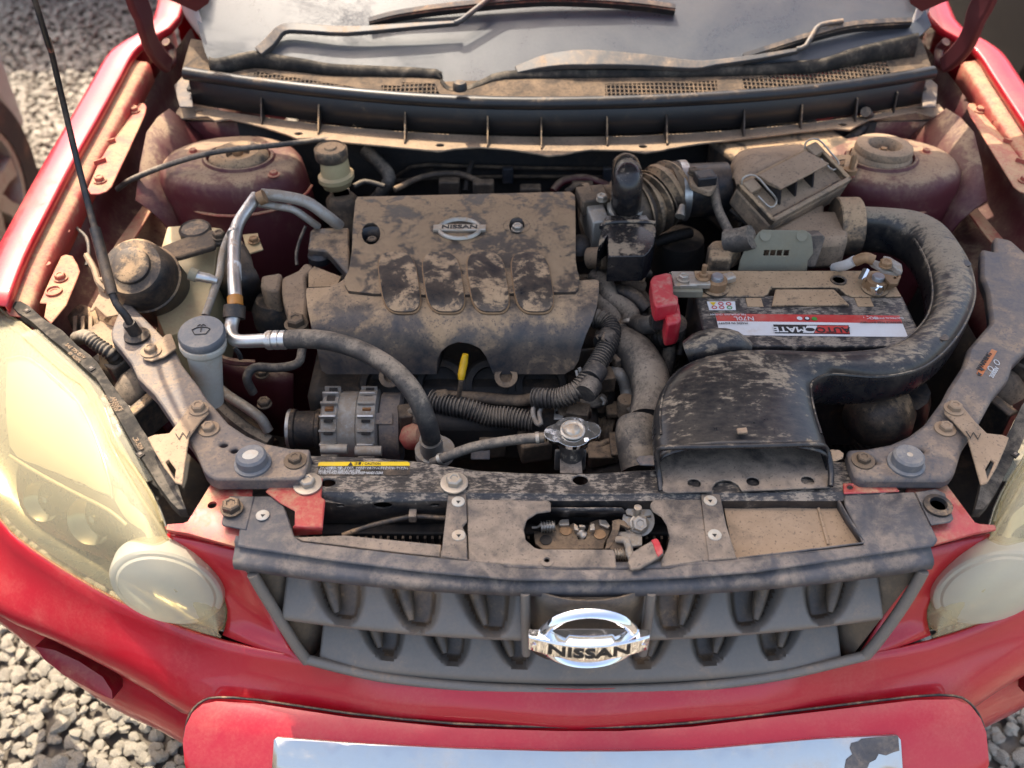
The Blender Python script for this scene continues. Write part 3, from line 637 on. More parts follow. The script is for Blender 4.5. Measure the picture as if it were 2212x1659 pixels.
lathe('wiper_pivot', W(2, 785, 552, 1.055), [(.013, 0), (.013, .01), (.010, .014), (0, .015)], M['rub'], car)

# ------------------------------------------------------------------ front of the car: bumper
def half(rows): return [[W(0, *p) for p in r] for r in rows]
R_ = half([
 [(1261, 1488, .705), (1050, 1480, .705), (856, 1459, .707), (674, 1422, .713), (486, 1384, .710), (312, 1322, .714), (160, 1242, .724), (40, 1162, .738), (0, 1120, .744), (-90, 1030, .76), (-150, 930, .77)],
 [(1261, 1494, .703), (1050, 1487, .703), (856, 1466, .705), (674, 1430, .711), (486, 1394, .708), (312, 1334, .711), (160, 1255, .720), (40, 1176, .734), (0, 1134, .740), (-90, 1045, .756), (-160, 945, .766)],
 [(1261, 1530, .690), (1050, 1522, .690), (856, 1498, .690), (674, 1462, .690), (486, 1430, .686), (312, 1372, .686), (160, 1300, .690), (40, 1225, .700), (0, 1190, .705), (-95, 1095, .72), (-175, 985, .73)],
 [(1261, 1568, .668), (1050, 1556, .668), (856, 1538, .668), (674, 1505, .665), (486, 1478, .660), (312, 1432, .656), (160, 1352, .660), (40, 1290, .668), (0, 1262, .672), (-100, 1165, .68), (-185, 1040, .69)],
 [(1261, 1590, .648), (1050, 1578, .648), (856, 1562, .648), (674, 1540, .640), (470, 1532, .632), (330, 1478, .626), (226, 1425, .630), (120, 1372, .638), (0, 1318, .645), (-105, 1225, .655), (-195, 1090, .66)],
 [(1261, 1592, .63), (1050, 1582, .63), (856, 1566, .63), (674, 1552, .615), (440, 1552, .60), (330, 1494, .60), (226, 1436, .60), (120, 1382, .605), (0, 1324, .615), (-105, 1232, .62), (-200, 1095, .63)]])
low = [[p+V((0, .05, -.05)) for p in R_[-1]]]
R_ += [[V((p.x*(1 if i < 3 else .985), p.y+.03, p.z-.035)) for i, p in enumerate(R_[-1])]]
R_ += half([[(1261, 1625, .56), (1050, 1612, .56), (856, 1600, .56), (674, 1590, .55), (450, 1606, .52), (330, 1552, .505), (226, 1502, .50), (120, 1432, .505), (20, 1352, .53), (-105, 1245, .54), (-205, 1105, .55)]])
R_ += [[p+V((.0, .03, -.10)) for p in R_[-1]], [p+V((.0, .12, -.17)) for p in R_[-1]]]
full = []
for r in R_:
    r[0].x = 0; full.append([V((-p.x, p.y, p.z)) for p in reversed(r[1:])]+r)
bum = surf('front_bumper', full, M['red'], car, .004, 3, 2, ang=40)
for s in (-1, 1):
    bm = NB(); c = mside([W(7, x, y, z) for x, y, z in ((195, 995, .575), (300, 1015, .575), (430, 1075, .572), (560, 1160, .568), (608, 1235, .562), (612, 1280, .558), (520, 1240, .556), (350, 1150, .558), (240, 1060, .566))], s)
    cen = sum(c, V())/len(c); o_ = V((0, -.003, .001))
    v = [bm.verts.new(p+o_*1) for p in c]; b = [bm.verts.new(p+V((0, .03, -.02))) for p in c]; cc_ = bm.verts.new(cen+o_*1.5)
    for i in range(len(v)):
        j = (i+1) % len(v); bm.faces.new((v[i], v[j], cc_)); bm.faces.new((v[j], v[i], b[i], b[j]))
    mk('side_reflector', bm, M['reflred'], bum)
# bumper guard with plated strip
BS = Sheet([(-.228, .664), (-.242, .663), (-.258, .659), (-.268, .652), (-.284, .636), (-.302, .617), (-.316, .600), (-.324, .580), (-.326, .52), (-.318, .43)], .165, -.01, 4)
gd = [(0, 402, 1645), (0, 398, 1600), (0, 404, 1566), (0, 418, 1540), (0, 440, 1524), (0, 470, 1518), (0, 560, 1524), (0, 757, 1553), (0, 986, 1575), (0, 1203, 1582), (0, 1340, 1582), (0, 1493, 1573), (0, 1760, 1542), (0, 1977, 1516), (0, 2060, 1514), (0, 2092, 1526), (0, 2114, 1550), (0, 2126, 1580), (0, 2132, 1645)]
dom = [BS.inv(*p) for p in gd]; dom = [(dom[0][0]+.02, BS.t[-1]-.01)]+[(dom[0][0]+.004, dom[0][1]+.05)]+dom+[(dom[-1][0]-.004, dom[-1][1]+.05)]+[(dom[-1][0]-.02, BS.t[-1]-.01)]
guard = plate('bumper_guard', dom, BS.pos, M['red'], car, th=.05, grid=.018, bev=.012, off=.006, ang=50)
tube('guard_seam', [BS.pos(a, b, .003)+V((0, .006, .001)) for a, b in dom[3:-3]], .0018, M['rub'], guard, 8, 2)
cs = [BS.inv(0, x, y) for x, y in ((603, 1588), (757, 1600), (986, 1612), (1203, 1618), (1340, 1618), (1493, 1615), (1760, 1592), (1930, 1583), (1938, 1592), (1942, 1652))]
tb = BS.inv(0, 1270, 1652)[1]+.035
cs = [(cs[0][0]-.004, cs[0][1]+.003)]+cs
strip = plate('chrome_strip', [(cs[0][0]-.003, tb)]+cs+[(cs[-1][0]+.001, tb)], BS.pos, M['chromed'], guard, th=.006, off=.012, grid=.018, bev=0, label='scratched chrome strip with a peeled patch', ang=60)
pe = [BS.inv(9, x, y) for x, y in ((1128, 1665), (1140, 1600), (1170, 1575), (1158, 1545), (1165, 1520), (1200, 1512), (1215, 1500), (1290, 1492), (1396, 1484), (1402, 1556), (1370, 1565), (1335, 1580), (1300, 1572), (1285, 1600), (1255, 1615), (1240, 1650), (1215, 1668), (1195, 1650), (1170, 1668))]
plate('peeled_patch', pe, BS.pos, M['hdr'], guard, th=.0008, off=.0128, bev=0, grid=.012, label='grey patch where the chrome has peeled off')

# red panels between lamp and grille, with their upper brackets
for s in (-1, 1):
    def q(pts): return mside([W(7, x, y, z) for x, y, z in pts], s)
    rows = [q([(905, 392, .842), (1040, 420, .842), (1180, 455, .842), (1298, 482, .842)]), q([(912, 452, .832), (1040, 475, .832), (1180, 505, .832), (1306, 522, .834)]),
            q([(985, 505, .818), (1085, 540, .816), (1205, 575, .816), (1330, 590, .82)]), q([(1100, 592, .795), (1180, 640, .79), (1275, 680, .787), (1392, 705, .787)]),
            q([(1215, 745, .765), (1280, 775, .757), (1365, 810, .75), (1470, 835, .75)]), q([(1228, 850, .735), (1310, 880, .73), (1425, 925, .722), (1545, 960, .722)]),
            q([(1205, 940, .716), (1320, 985, .713), (1480, 1035, .712), (1628, 1078, .714)])]
    sp = surf('bumper_side_panel', rows, M['red'], car, .003, 3, 2)
    surf('panel_ledge', [q([(892, 355, .86), (1010, 370, .86), (1150, 400, .86), (1293, 435, .86)]), q([(900, 372, .857), (1020, 392, .857), (1160, 422, .857), (1293, 450, .857)]), q([(912, 385, .846), (1040, 412, .846), (1180, 446, .846), (1298, 474, .846)])], M['redd'], sp, .003, 2, 1)
    hole = [oval(W(7, 1143, 230, .90).xy, .006, .006, 12)]
    br = plate('panel_bracket', mside([tuple(W(7, *p, .90).xy) for p in ((1150, 95), (1200, 98), (1345, 128), (1362, 150), (1352, 240), (1315, 375), (1295, 432), (1150, 400), (1010, 368), (890, 352), (898, 330), (985, 325), (1010, 318))], s), flat(.90, sy=0, zf=lambda X, Y: .897+.32*min(0, Y+.085)), M['redd'], car, [mside(h, s) for h in hole], th=.004, grid=.03, bev=.003)
    if s < 0:
        zplate('clear_tab', 7, [(1222, 215), (1240, 188), (1375, 190), (1330, 372), (1200, 345), (1195, 330)], .905, M['hdr'], br, bev=.002)
        bolt(br, W(7, 1255, 262, .908), .0105, mat=M['blkd'], washer=1.35)
        tb_ = zplate('latch_bracket', 7, [(1432, 165), (1480, 118), (1600, 112), (1650, 78), (1700, 72), (1742, 92), (1735, 195), (1757, 208), (1742, 360), (1590, 350), (1592, 268), (1510, 225)], .908, M['redd'], car, bev=.002, label='red painted steel bracket bolted to the crossmember')
        surf('bracket_fold', [[W(7, x, y, z) for x, y, z in r] for r in (((1590, 350, .908), (1742, 360, .908)), ((1582, 360, .902), (1742, 372, .902)), ((1582, 400, .885), (1738, 392, .885)))], M['redd'], tb_, .002, 1, 1)
        bolt(tb_, W(7, 1662, 128, .909), .009, mat=M['steel'], washer=2.1)
    else:
        zplate('latch_bracket', 9, [(1140, 238), (1205, 235), (1215, 222), (1240, 240), (1390, 240), (1425, 278), (1145, 290)], .908, M['redd'], car, [[(1175+16*math.cos(t), 257+12*math.sin(t)) for t in [k*.63 for k in range(10)]]], bev=.002)
        tbp = zplate('grommet_tab', 9, [(1500, 282), (1600, 265), (1650, 290), (1692, 415), (1675, 432), (1580, 447)], .906, M['hdr'], br, bev=.002)
        lathe('grommet', W(9, 1610, 356, .906), [(.018, 0), (.018, .004), (.011, .006), (.010, 0), (0, -.004)], M['rub'], br)

# ------------------------------------------------------------------ grille
GB = .22
HS = Sheet([(-.02, .905), (-.10, .904), (-.150, .902), (-.163, .900)], GB, 0, 3)          # header top
BN = Sheet([(-.156, .9015), (-.164, .9005), (-.1655, .8945), (-.174, .892), (-.183, .890), (-.1865, .886), (-.187, .878), (-.178, .870)], GB, 0, 1)
grille = empty('grille', (0, -.18, .8)); grille.parent = car; grille.matrix_parent_inverse = Matrix(); grille['label'] = 'grey slatted radiator grille with chrome maker badge'
xs = [-.432+.864*k/48 for k in range(49)]
surf('grille_upper_rail', [[V((x, q.x+GB*x*x, q.y)) for x in xs] for q in BN.p], M['hdr'], grille, .003, 1, 1, ang=18)
# outer frame, opening plane
FS = Sheet([(-.183, .880), (-.190, .83), (-.200, .76), (-.206, .712), (-.207, .700)], GB, 0, 3)
o_l = FS.invs(0, [(556, 1222), (568, 1222), (690, 1412), (674, 1430), (655, 1424), (530, 1210)])
rim = []
def frame_bar(name, pts, r):
    p = [FS.pos(*FS.inv(0, *a), .003) for a in pts]
    return tube(name, p, r, M['grille'], grille, 8, 3)
for side in (0, 1):
    L = [(547, 1236), (565, 1268), (600, 1325), (640, 1390), (665, 1424)] if not side else [(1992, 1230), (1975, 1262), (1940, 1318), (1895, 1380), (1868, 1412)]
    frame_bar('grille_side_bar', L, .0075)
frame_bar('grille_lower_rail', [(662, 1420), (760, 1445), (856, 1463), (1030, 1480), (1203, 1488), (1340, 1487), (1530, 1476), (1700, 1452), (1870, 1412)], .007)
# recessed dark surround walls and backing
for s in (-1, 1):
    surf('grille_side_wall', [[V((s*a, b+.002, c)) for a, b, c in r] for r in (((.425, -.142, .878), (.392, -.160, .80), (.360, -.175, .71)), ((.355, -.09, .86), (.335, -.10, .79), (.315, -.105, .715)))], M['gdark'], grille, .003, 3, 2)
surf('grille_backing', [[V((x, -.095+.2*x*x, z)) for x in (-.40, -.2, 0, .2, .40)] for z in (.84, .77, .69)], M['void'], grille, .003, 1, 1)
# slats: dished scoops pressed into each blade
def slat(x0, x1, prof, scoops, name='slat', sk=.0):
    S = Sheet(prof, GB, 0, 6); L = S.t[-1]; nx = max(30, int((x1-x0)/.0032)); ny = 40; rows = []; D = []
    for j in range(ny+1):
        t = L*j/ny; row = []; D.append([])
        for i in range(nx+1):
            x = lerp(x0, x1, i/nx); x2 = x
            d = 0
            for cx, w in scoops:
                # teardrop: wide at the back, closing at the lip
                k = min(1, max(0, t/(L*.80))); ctr = cx+(-1 if cx > 0 else 1)*.030*(k-.5); hw = w*math.sqrt(max(0, 1-k**2.4))
                e = (x-ctr)/max(1e-4, hw)
                if abs(e) < 1.25 and t < L*.84:
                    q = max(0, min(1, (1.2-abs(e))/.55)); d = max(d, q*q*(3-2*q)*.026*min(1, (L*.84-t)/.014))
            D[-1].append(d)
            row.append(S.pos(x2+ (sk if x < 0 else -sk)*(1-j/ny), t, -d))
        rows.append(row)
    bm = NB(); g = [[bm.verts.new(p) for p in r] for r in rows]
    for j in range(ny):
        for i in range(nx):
            f_ = bm.faces.new((g[j][i], g[j][i+1], g[j+1][i+1], g[j+1][i])); f_.material_index = 1 if min(D[j][i], D[j][i+1], D[j+1][i], D[j+1][i+1]) > .013 else 0  # deepest scoop faces coloured darker: shade painted into the recess
    bmesh.ops.delete(bm, geom=[v for v in bm.verts if not v.link_faces], context='VERTS')
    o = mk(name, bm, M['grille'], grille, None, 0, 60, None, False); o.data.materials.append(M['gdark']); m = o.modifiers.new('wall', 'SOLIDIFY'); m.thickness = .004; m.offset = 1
    fins = []
    for cx, w in scoops:
        sg = -1 if cx > 0 else 1; pts = [S.pos(cx+sg*(.030*(k-.5))-sg*.004, L*k*.80, -.018+.014*k**3) for k in (.0, .25, .5, .72, .86)]
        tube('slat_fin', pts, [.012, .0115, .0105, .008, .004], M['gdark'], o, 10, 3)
    return o
U = [(-.118, .868), (-.150, .845), (-.183, .818), (-.196, .806), (-.1985, .800), (-.195, .792), (-.180, .786)]
Lw = [(-.112, .786), (-.130, .778), (-.165, .755), (-.193, .730), (-.204, .719), (-.206, .712), (-.204, .704)]
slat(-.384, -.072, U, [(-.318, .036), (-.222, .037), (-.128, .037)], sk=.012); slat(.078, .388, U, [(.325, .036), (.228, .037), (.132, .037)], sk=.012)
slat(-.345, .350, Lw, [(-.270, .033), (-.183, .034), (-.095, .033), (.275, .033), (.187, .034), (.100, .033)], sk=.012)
# badge housing
hs = []
for k in range(13):
    a = math.pi*k/12; hs.append([V((.004-.070*math.cos(a), -.168-.030*math.sin(a)-dz*.10, .884-dz)) for dz in (0, .03, .06, .09, .12)])
surf('badge_housing', hs, M['gdark'], grille, .003, 1, 1)
for x in (-.072, .080): tube('housing_rib', [V((x, -.186, .882)), V((x*.99, -.196, .83)), V((x*.97, -.202, .775))], .006, M['grille'], grille, 8, 2)
def badge(par, O, ex, ey, sc_, mt, bulge, letters):
    m, o0 = frm(O, ex, ey)
    def T(x, y, z): return (m @ (V((x, y, z))*sc_))+o0
    rt = empty('badge', O); rt.parent = par; rt.matrix_parent_inverse = parent_inv(par); rt['label'] = 'chrome ring badge with lettered bar'
    bm = NB(); n = 64; secs = []
    for k in range(n):
        a = 2*math.pi*k/n; c, s_ = math.cos(a), math.sin(a)
        pr = ((.0625, .0525, 0), (.061, .0512, .006), (.056, .0465, .0085), (.051, .0415, .006), (.049, .0395, 0))
        secs.append([bm.verts.new(T(A*c, Bb*s_, h)) for A, Bb, h in pr])
    for k in range(n):
        a, b = secs[k], secs[(k+1) % n]
        for i in range(5): bm.faces.new((a[i], a[(i+1) % 5], b[(i+1) % 5], b[i]))
    mk('badge_ring', bm, mt, rt, ang=50)
    bm = NB(); ss = []
    for k in range(25):
        x = -.0725+.145*k/24; e = 1-(x/.0725)**2; d = .008+bulge*e; h = .0125+.002*e; dr = -.004*e if bulge > .01 else 0
        ss.append([T(x, y+dr*0, z) for y, z in ((-h, -.002), (-h, d*.8), (-h+.002, d), (h-.002, d), (h, d*.86), (h+.001, -.002))])
    B_loft(bm, ss); bar = mk('badge_bar', bm, mt, rt, ang=30, bev=.0008*sc_)
    def bend(c): e = 1-(c.x/.0725)**2; return V((c.x, c.y, c.z+.0083+bulge*e))*sc_
    text('NISSAN', O, ex, ey, .0225, M['ink'], rt, depth=.0008, sx=1.32, bend=bend, bold=.0006)
    if bulge > .01:
        for x in (-.066, .066): lathe('rivet', T(x, 0, .0115), [(.003, 0), (.003, .001), (0, .0015)], mt, rt, m @ V((0, 0, 1)), 12)
    return rt
a5 = math.radians(6)
bc = WY(0, 1271, 1378, -.222); 
badge(grille, bc, (1, 0, 0), (0, math.sin(a5), math.cos(a5)), 1.0, M['chrome'], .016, True)

# ------------------------------------------------------------------ headlamps
TOP = [(-70, 610, .905), (0, 668, .915), (45, 694, .918), (83, 728, .916), (143, 784, .912), (187, 822, .908), (217, 868, .903), (233, 916, .898), (256, 966, .891), (300, 1022, .879), (335, 1085, .866), (362, 1165, .842), (400, 1204, .82), (440, 1232, .797), (472, 1268, .772), (490, 1310, .745), (484, 1352, .722)]
BOT = [(-120, 1010, .775), (-70, 1060, .765), (-20, 1104, .752), (0, 1122, .748), (40, 1162, .742), (90, 1200, .735), (160, 1244, .728), (230, 1284, .722), (290, 1312, .719), (330, 1330, .716), (365, 1343, .714), (395, 1353, .713), (420, 1361, .712), (440, 1367, .712), (456, 1371, .712), (468, 1374, .712), (478, 1376, .712)]
for s in (-1, 1):
    T_ = [W(0, *p) for p in TOP]; Bt = [W(0, *p) for p in BOT]; rows = []
    for w in [k/10 for k in range(11)]:
        rows.append(mside([a.lerp(b, w)+V((-.1, -.62, .72)).normalized()*(.052*math.sin(math.pi*w**.8)*min(1, .35+.65*math.sin(math.pi*min(1, (i+2)/18)))) for i, (a, b) in enumerate(zip(T_, Bt))], s))
    hl = empty('headlamp', mside([V((-.68, .05, .8))], s)[0]); hl.parent = car; hl.matrix_parent_inverse = Matrix(); hl['label'] = 'yellowed cloudy headlamp with round indicator lens'
    surf('lens', rows, M['lens'], hl, .003, 2, 2, ang=70)
    # turn lamp dome
    p0, p1 = [mside([W(7, *p)], s)[0] for p in ((640, 500, .845), (1205, 775, .752))]; q0, q1 = [mside([W(7, *p)], s)[0] for p in ((1035, 500, .822), (770, 800, .752))]
    cen = (p0+p1+q0+q1)/4; A = (p1-p0)/2; Bq = (q1-q0)/2; n = A.cross(Bq).normalized()
    if n.z < 0: n = -n
    bm = NB(); rings = []
    for h, r in ((-.03, 1.0), (-.004, 1.0), (.003, .97), (.006, .92), (.007, .86), (.010, .82), (.014, .62), (.017, .35), (.018, 0)):
        rings.append([bm.verts.new(cen+n*(h+.015)+A*r*math.cos(t)+Bq*r*math.sin(t)) for t in [2*math.pi*k/40 for k in range(40)]] if r else [bm.verts.new(cen+n*(h+.015))])
    for a, b in zip(rings, rings[1:]):
        for k in range(40):
            if len(b) == 1: bm.faces.new((a[k], a[(k+1) % 40], b[0]))
            else: bm.faces.new((a[k], a[(k+1) % 40], b[(k+1) % 40], b[k]))
    dm = mk('indicator_lens', bm, M['dome'], hl, ang=28)
    # inside: housing, cream reflector, shade band and bowls, all set behind the lens skin
    R2 = [[p+mside([V(o_)], s)[0] for p in rows[k_]] for k_, o_ in ((0, (0, .006, -.02)), (2, (0, .04, -.06)), (5, (0, .05, -.07)), (8, (0, .045, -.05)), (10, (0, .012, -.004)))]
    surf('lamp_housing', R2, M['lampin'], hl, .003, 2, 2)
    if s < 0:
        fl_ = [p for r in rows for p in r]; nc = len(rows[0]); LB = BVHTree.FromPolygons(fl_, [(j_*nc+i_, j_*nc+i_+1, (j_+1)*nc+i_+1, (j_+1)*nc+i_) for j_ in range(len(rows)-1) for i_ in range(nc-1)])
    def onlens(x, y, off=0):
        x, y = px(16, x, y); u = (x-1106)/FOC; v = (y-829.5)/FOC; d = V((u, CP-v*SP, -SP-v*CP)).normalized(); h = LB.ray_cast(CAM, d)
        if h[0] is None: h = LB.find_nearest(W(0, x, y, .84))
        n = h[1] if h[1].dot(d) < 0 else -h[1]
        return h[0]+n*off
    def inner(name, pts, m_, depth, th=.003, grid=45):
        bm = B_plate(NB(), cr([V((a, b, 0)) for a, b in pts], 3, True), lambda a, b, off=0: onlens(a, b, off-depth), (), th, 0, grid)
        if s > 0:
            for v in bm.verts: v.co.x = -v.co.x
        return mk(name, bm, m_, hl, ang=60)
    inner('main_reflector', [(8, 255), (120, 245), (230, 320), (340, 420), (415, 520), (470, 680), (510, 840), (530, 935), (430, 905), (300, 850), (150, 790), (8, 690)], M['cream2'], .012)
    inner('shade_band', [(8, 705), (150, 800), (320, 880), (500, 950), (585, 1020), (640, 1090), (600, 1120), (520, 1070), (380, 960), (200, 870), (90, 800), (8, 755)], M['olive'], .016)
    inner('dip_reflector', [(15, 790), (180, 900), (400, 1010), (560, 1120), (575, 1230), (600, 1330), (480, 1310), (300, 1230), (130, 1130), (20, 1010)], M['lampin'], .024)
    inner('edge_reflector', [(540, 870), (600, 930), (700, 1010), (800, 1120), (700, 1125), (620, 1080), (560, 1000)], M['cream2'], .012)
    def tubes(name, pts, r, m_, dp): tube(name, mside([onlens(a, b, -dp) for a, b in pts], s), r, m_, hl, 8, 3)
    tubes('reflector_edge', [(8, 245), (130, 238), (345, 405), (425, 520), (480, 680), (520, 840), (545, 950)], .0022, M['refl'], .009)
    tubes('band_highlight', [(8, 745), (150, 830), (330, 930), (500, 1020), (600, 1090)], .0028, M['cream2'], .012)
    tubes('lens_rim', [(15, 75), (130, 150), (300, 285), (420, 400), (490, 540), (560, 700), (660, 880), (760, 1040), (835, 1160)], .0028, M['lens'], -.0005)
    tubes('lens_rim', [(60, 55), (190, 130), (370, 260), (470, 380), (545, 520), (640, 680), (730, 830), (820, 960), (910, 1050)], .0028, M['lens'], -.0005)
    for cx_, cy_, rr in ((150, 985, .030), (385, 1090, .034)):
        lathe('reflector_bowl', mside([onlens(cx_, cy_, -.020)], s)[0], [(rr*1.05, .0), (rr, .003), (rr*.8, -.004), (rr*.4, -.010), (.006, -.012), (.006, .0), (0, .002)], M['refl'], hl, mside([V((-.2, -.8, .55))], s)[0], 28, caps=False)
    # ribbed inner edge along the lens
    a_ = mside([W(4, x, y, z) for x, y, z in ((140, 690, .918), (300, 835, .915), (430, 945, .912), (545, 1030, .908), (615, 1160, .902), (660, 1290, .896), (720, 1420, .888), (830, 1560, .876), (930, 1660, .866))], s)
    a_ = [p+V((0, 0, .004)) for p in a_]; b_ = [p+mside([V((.030, .012, .002))], s)[0] for p in a_]
    bm = NB(); m_ = cr(a_, 12); n_ = cr(b_, 12)
    B_surf(bm, [[lerp(p, q_, t)+V((0, 0, .003*math.sin(t*math.pi)+(.0012 if i % 2 else 0))) for i, (p, q_) in enumerate(zip(m_, n_))] for t in (0, .3, .6, 1)]); mk('lens_flutes', bm, M['lens'], hl, ang=15, recalc=False)
    # weather strip with moulded lettering
    st = [(85, 508), (150, 500), (205, 530), (300, 615), (420, 690), (520, 790), (600, 850), (650, 900), (720, 1010), (800, 1120), (850, 1180), (930, 1320), (1040, 1480), (1150, 1640), (1200, 1793), (1222, 1850), (1170, 1850), (1120, 1800), (1040, 1690), (960, 1560), (890, 1450), (800, 1290), (740, 1180), (690, 1080), (640, 1000), (560, 930), (470, 840), (330, 730), (220, 630), (130, 570), (90, 525)]
    def zs(X, Y): return .919-.16*max(0, .2-Y)**1.2
    dom = []
    for x, y in st:
        z = .92
        for _ in range(4): w_ = W(4, x, y, z); z = zs(w_.x, w_.y)
        dom.append((w_.x, w_.y))
    ws = plate('weather_strip', mside(dom, s), flat(0, zf=lambda X, Y: zs(X, Y)+.013), M['matt'], hl, th=.016, grid=.03, bev=.002)
    for x, y in ((200, 578), (612, 945), (905, 1440)):
        w_ = W(4, x, y, .915); c = mside([V((w_.x, w_.y, zs(w_.x, w_.y)+.013))], s)[0]; box('clip_slot', c, (.010, .008, .003), M['void'], ws, rz=s*.7, bev=0); box('clip_latch', c+V((0, 0, .001)), (.005, .004, .003), M['shroud'], ws, rz=s*.7, bev=0)
    if s < 0:
        for bd, x0, y0, x1, y1, sz in (('SAE TPS 85W', 430, 745, 560, 855, .0085), ('CLEARANCE', 705, 1035, 775, 1150, .0085), ('KIT 12V5W', 680, 1050, 750, 1160, .0085), ('HCR-509', 830, 1250, 910, 1400, .0095), ('85  IGSIPL', 440, 790, 540, 885, .0075)):
            a, b = W(4, x0, y0, .93), W(4, x1, y1, .925); mid = (a+b)/2; mid.z = zs(mid.x, mid.y)+.0136; e = b-a; e.z = 0
            text(bd, mid, e, V((-e.y, e.x, 0)), sz, M['tan'], ws, depth=.0004)
    # clutter behind the lamp
    bx = mside([W(4, 750, 900, .86)], s)[0]; box('lamp_bracket', bx, (.05, .035, .05), M['shroud'], hl, rz=s*.6)
    bx = mside([W(4, 900, 1000, .85)], s)[0]; lathe('bulb_holder', bx, [(.03, -.03), (.03, .0), (.022, .02), (.012, .03), (0, .03)], M['shroud'], hl, mside([V((.5, .6, .6))], s)[0])
    bx = mside([W(4, 700, 700, .87)], s)[0]; box('lamp_bracket', bx, (.07, .04, .02), M['tan'], hl, rz=s*.5)
    bx = mside([W(4, 960, 1200, .83)], s)[0]; box('lamp_bracket', bx, (.02, .06, .06), M['blkd'], hl, rz=s*.5)
    ribbed('lamp_cable', mside([W(4, x, y, z) for x, y, z in ((500, 700, .90), (560, 690, .915), (630, 740, .91), (720, 800, .90), (760, 850, .88))], s), .010, M['hose'], hl, .006)
    if s < 0: lathe('bulb_boot', W(4, 745, 840, .875), [(.025, -.03), (.025, .0), (.02, .012), (.01, .016), (0, .016)], M['blkdd'], hl, V((.1, .2, 1)))

# ------------------------------------------------------------------ radiator support: sloping beams at each side
DB = [(760, 548), (775, 500), (800, 468), (830, 455), (960, 590), (1130, 760), (1180, 870), (1290, 1010), (1345, 1095), (1480, 1250), (1600, 1330), (1720, 1380), (1890, 1412), (2010, 1416), (1998, 1500), (1975, 1580), (1940, 1610), (1400, 1612), (1350, 1590), (1320, 1555), (1270, 1440), (1232, 1375), (1130, 1250), (1000, 1060), (890, 950), (850, 860), (790, 780), (725, 705), (718, 660), (735, 610)]
ext = [(-.705, .50), (-.665, .515), (-.655, .44)]
for s in (-1, 1):
    d = XY(4, DB, .925)
    if s > 0:
        d = d[4:26]+[(-.70, .24), (-.765, .36), (-.775, .45), (-.76, .505), (-.735, .515), (-.72, .47), (-.70, .478), (-.69, .45), (-.672, .40), (-.667, .36)]
    else: d = d
    hl_ = [oval(W(4, 1450, 1388, .925).xy, .0055, .0045, 12), oval(W(4, 1520, 1425, .925).xy, .0055, .0045, 12)] if s < 0 else [oval((-.385, -.008), .006, .005, 12), oval((-.455, .012), .005, .004, 12)]
    bmz = lambda X, Y, s_=s: .925-.012*max(0, -Y)/.05
    beam = plate('support_beam', mside(d, s), flat(.925), M['beam'], car, [mside(h, s) for h in hl_], th=.022, bev=.006, label='dusty blue grey steel beam of the radiator support')
    # lamp bracket, letter scratched on it
    bk = [(1262, 1108), (1320, 1105), (1345, 1135), (1350, 1185), (1300, 1235), (1225, 1335), (1180, 1645), (1135, 1632), (1060, 1530), (985, 1400), (955, 1340), (1000, 1322), (1095, 1312), (1160, 1235), (1225, 1140)]
    bh = [(1072, 1500), (1092, 1482), (1138, 1545), (1130, 1600)]
    b_ = zplate('lamp_stay', 4, bk, .936, M['tan'], car, [bh], th=.004, s=s, bev=.0015)
    w_ = mside(XY(4, [(1185, 1335)], .937), s)[0]; text('W' if s < 0 else 'W', V((w_[0], w_[1], .9375)), (1, .25*-s, 0), (0, 1, 0), .020, M['void'], b_, depth=.0003, bold=-.0004)
    bolt(b_, mside([W(4, 1290, 1160, .9362)], s)[0], .0085, mat=M['tan'], washer=1.6)
    bolt(beam, mside([W(4, 1355, 1290, .9252)], s)[0], .008, mat=M['tan'], washer=1.8)
    bolt(beam, mside([W(4, 1915, 1495, .9252)], s)[0], .008, mat=M['grime'], washer=1.9)
    c = mside([W(4, 1640, 1515, .925)], s)[0]
    lathe('rubber_stop', c, [(.024, 0), (.024, .003), (.0205, .005), (.020, .016), (.017, .019), (0, .019)], M['bluecap'], beam)
    plate('chalk_mark' if s < 0 else 'chalk_mark', oval((c.x, c.y-.001), .0105 if s < 0 else .004, .0085 if s < 0 else .004, 16, .4, 1.1), flat(c.z+.0195), M['white'], beam, th=.0004, bev=0)
    if s < 0:
        tb_ = zplate('beam_tab', 4, [(920, 800), (935, 775), (1080, 670), (1110, 668), (1145, 760), (1060, 820), (980, 845), (935, 835)], .934, M['tan'], car, bev=.0015)
        bolt(tb_, W(4, 980, 785, .9342), .008, mat=M['tan'], washer=1.9)
    else:
        lb = zplate('warning_label', 6, [(2038, 778), (2068, 790), (1985, 925), (1955, 910)], .9256, M['lblo'], beam, th=.0005, bev=0)
        a, b = W(6, 1985, 908, .926), W(6, 2060, 795, .926); e = (b-a).normalized()
        text('WARNING', (a+b)/2+V((-.006, .002, .0004)), e, V((-e.y, e.x, 0)), .010, M['ink'], lb); text('20000V', W(6, 2052, 905, .926), e, V((-e.y, e.x, 0)), .009, M['inkw'], lb)
        for x, y in ((2032, 885), (2065, 850)):
            c = W(6, x, y, .9262); plate('pictogram', oval((c.x, c.y), .004, .006, 12), flat(c.z), M['inkw'], lb, [oval((c.x, c.y), .003, .005, 12)], th=.0004, bev=0)
        for x, y in ((1970, 915), (1985, 890)):
            c = W(6, x, y, .9262); plate('warning_triangle', [(c.x-.003, c.y-.003), (c.x+.004, c.y-.001), (c.x, c.y+.005)], flat(c.z+.0003), M['ink'], lb, th=.0004, bev=0)

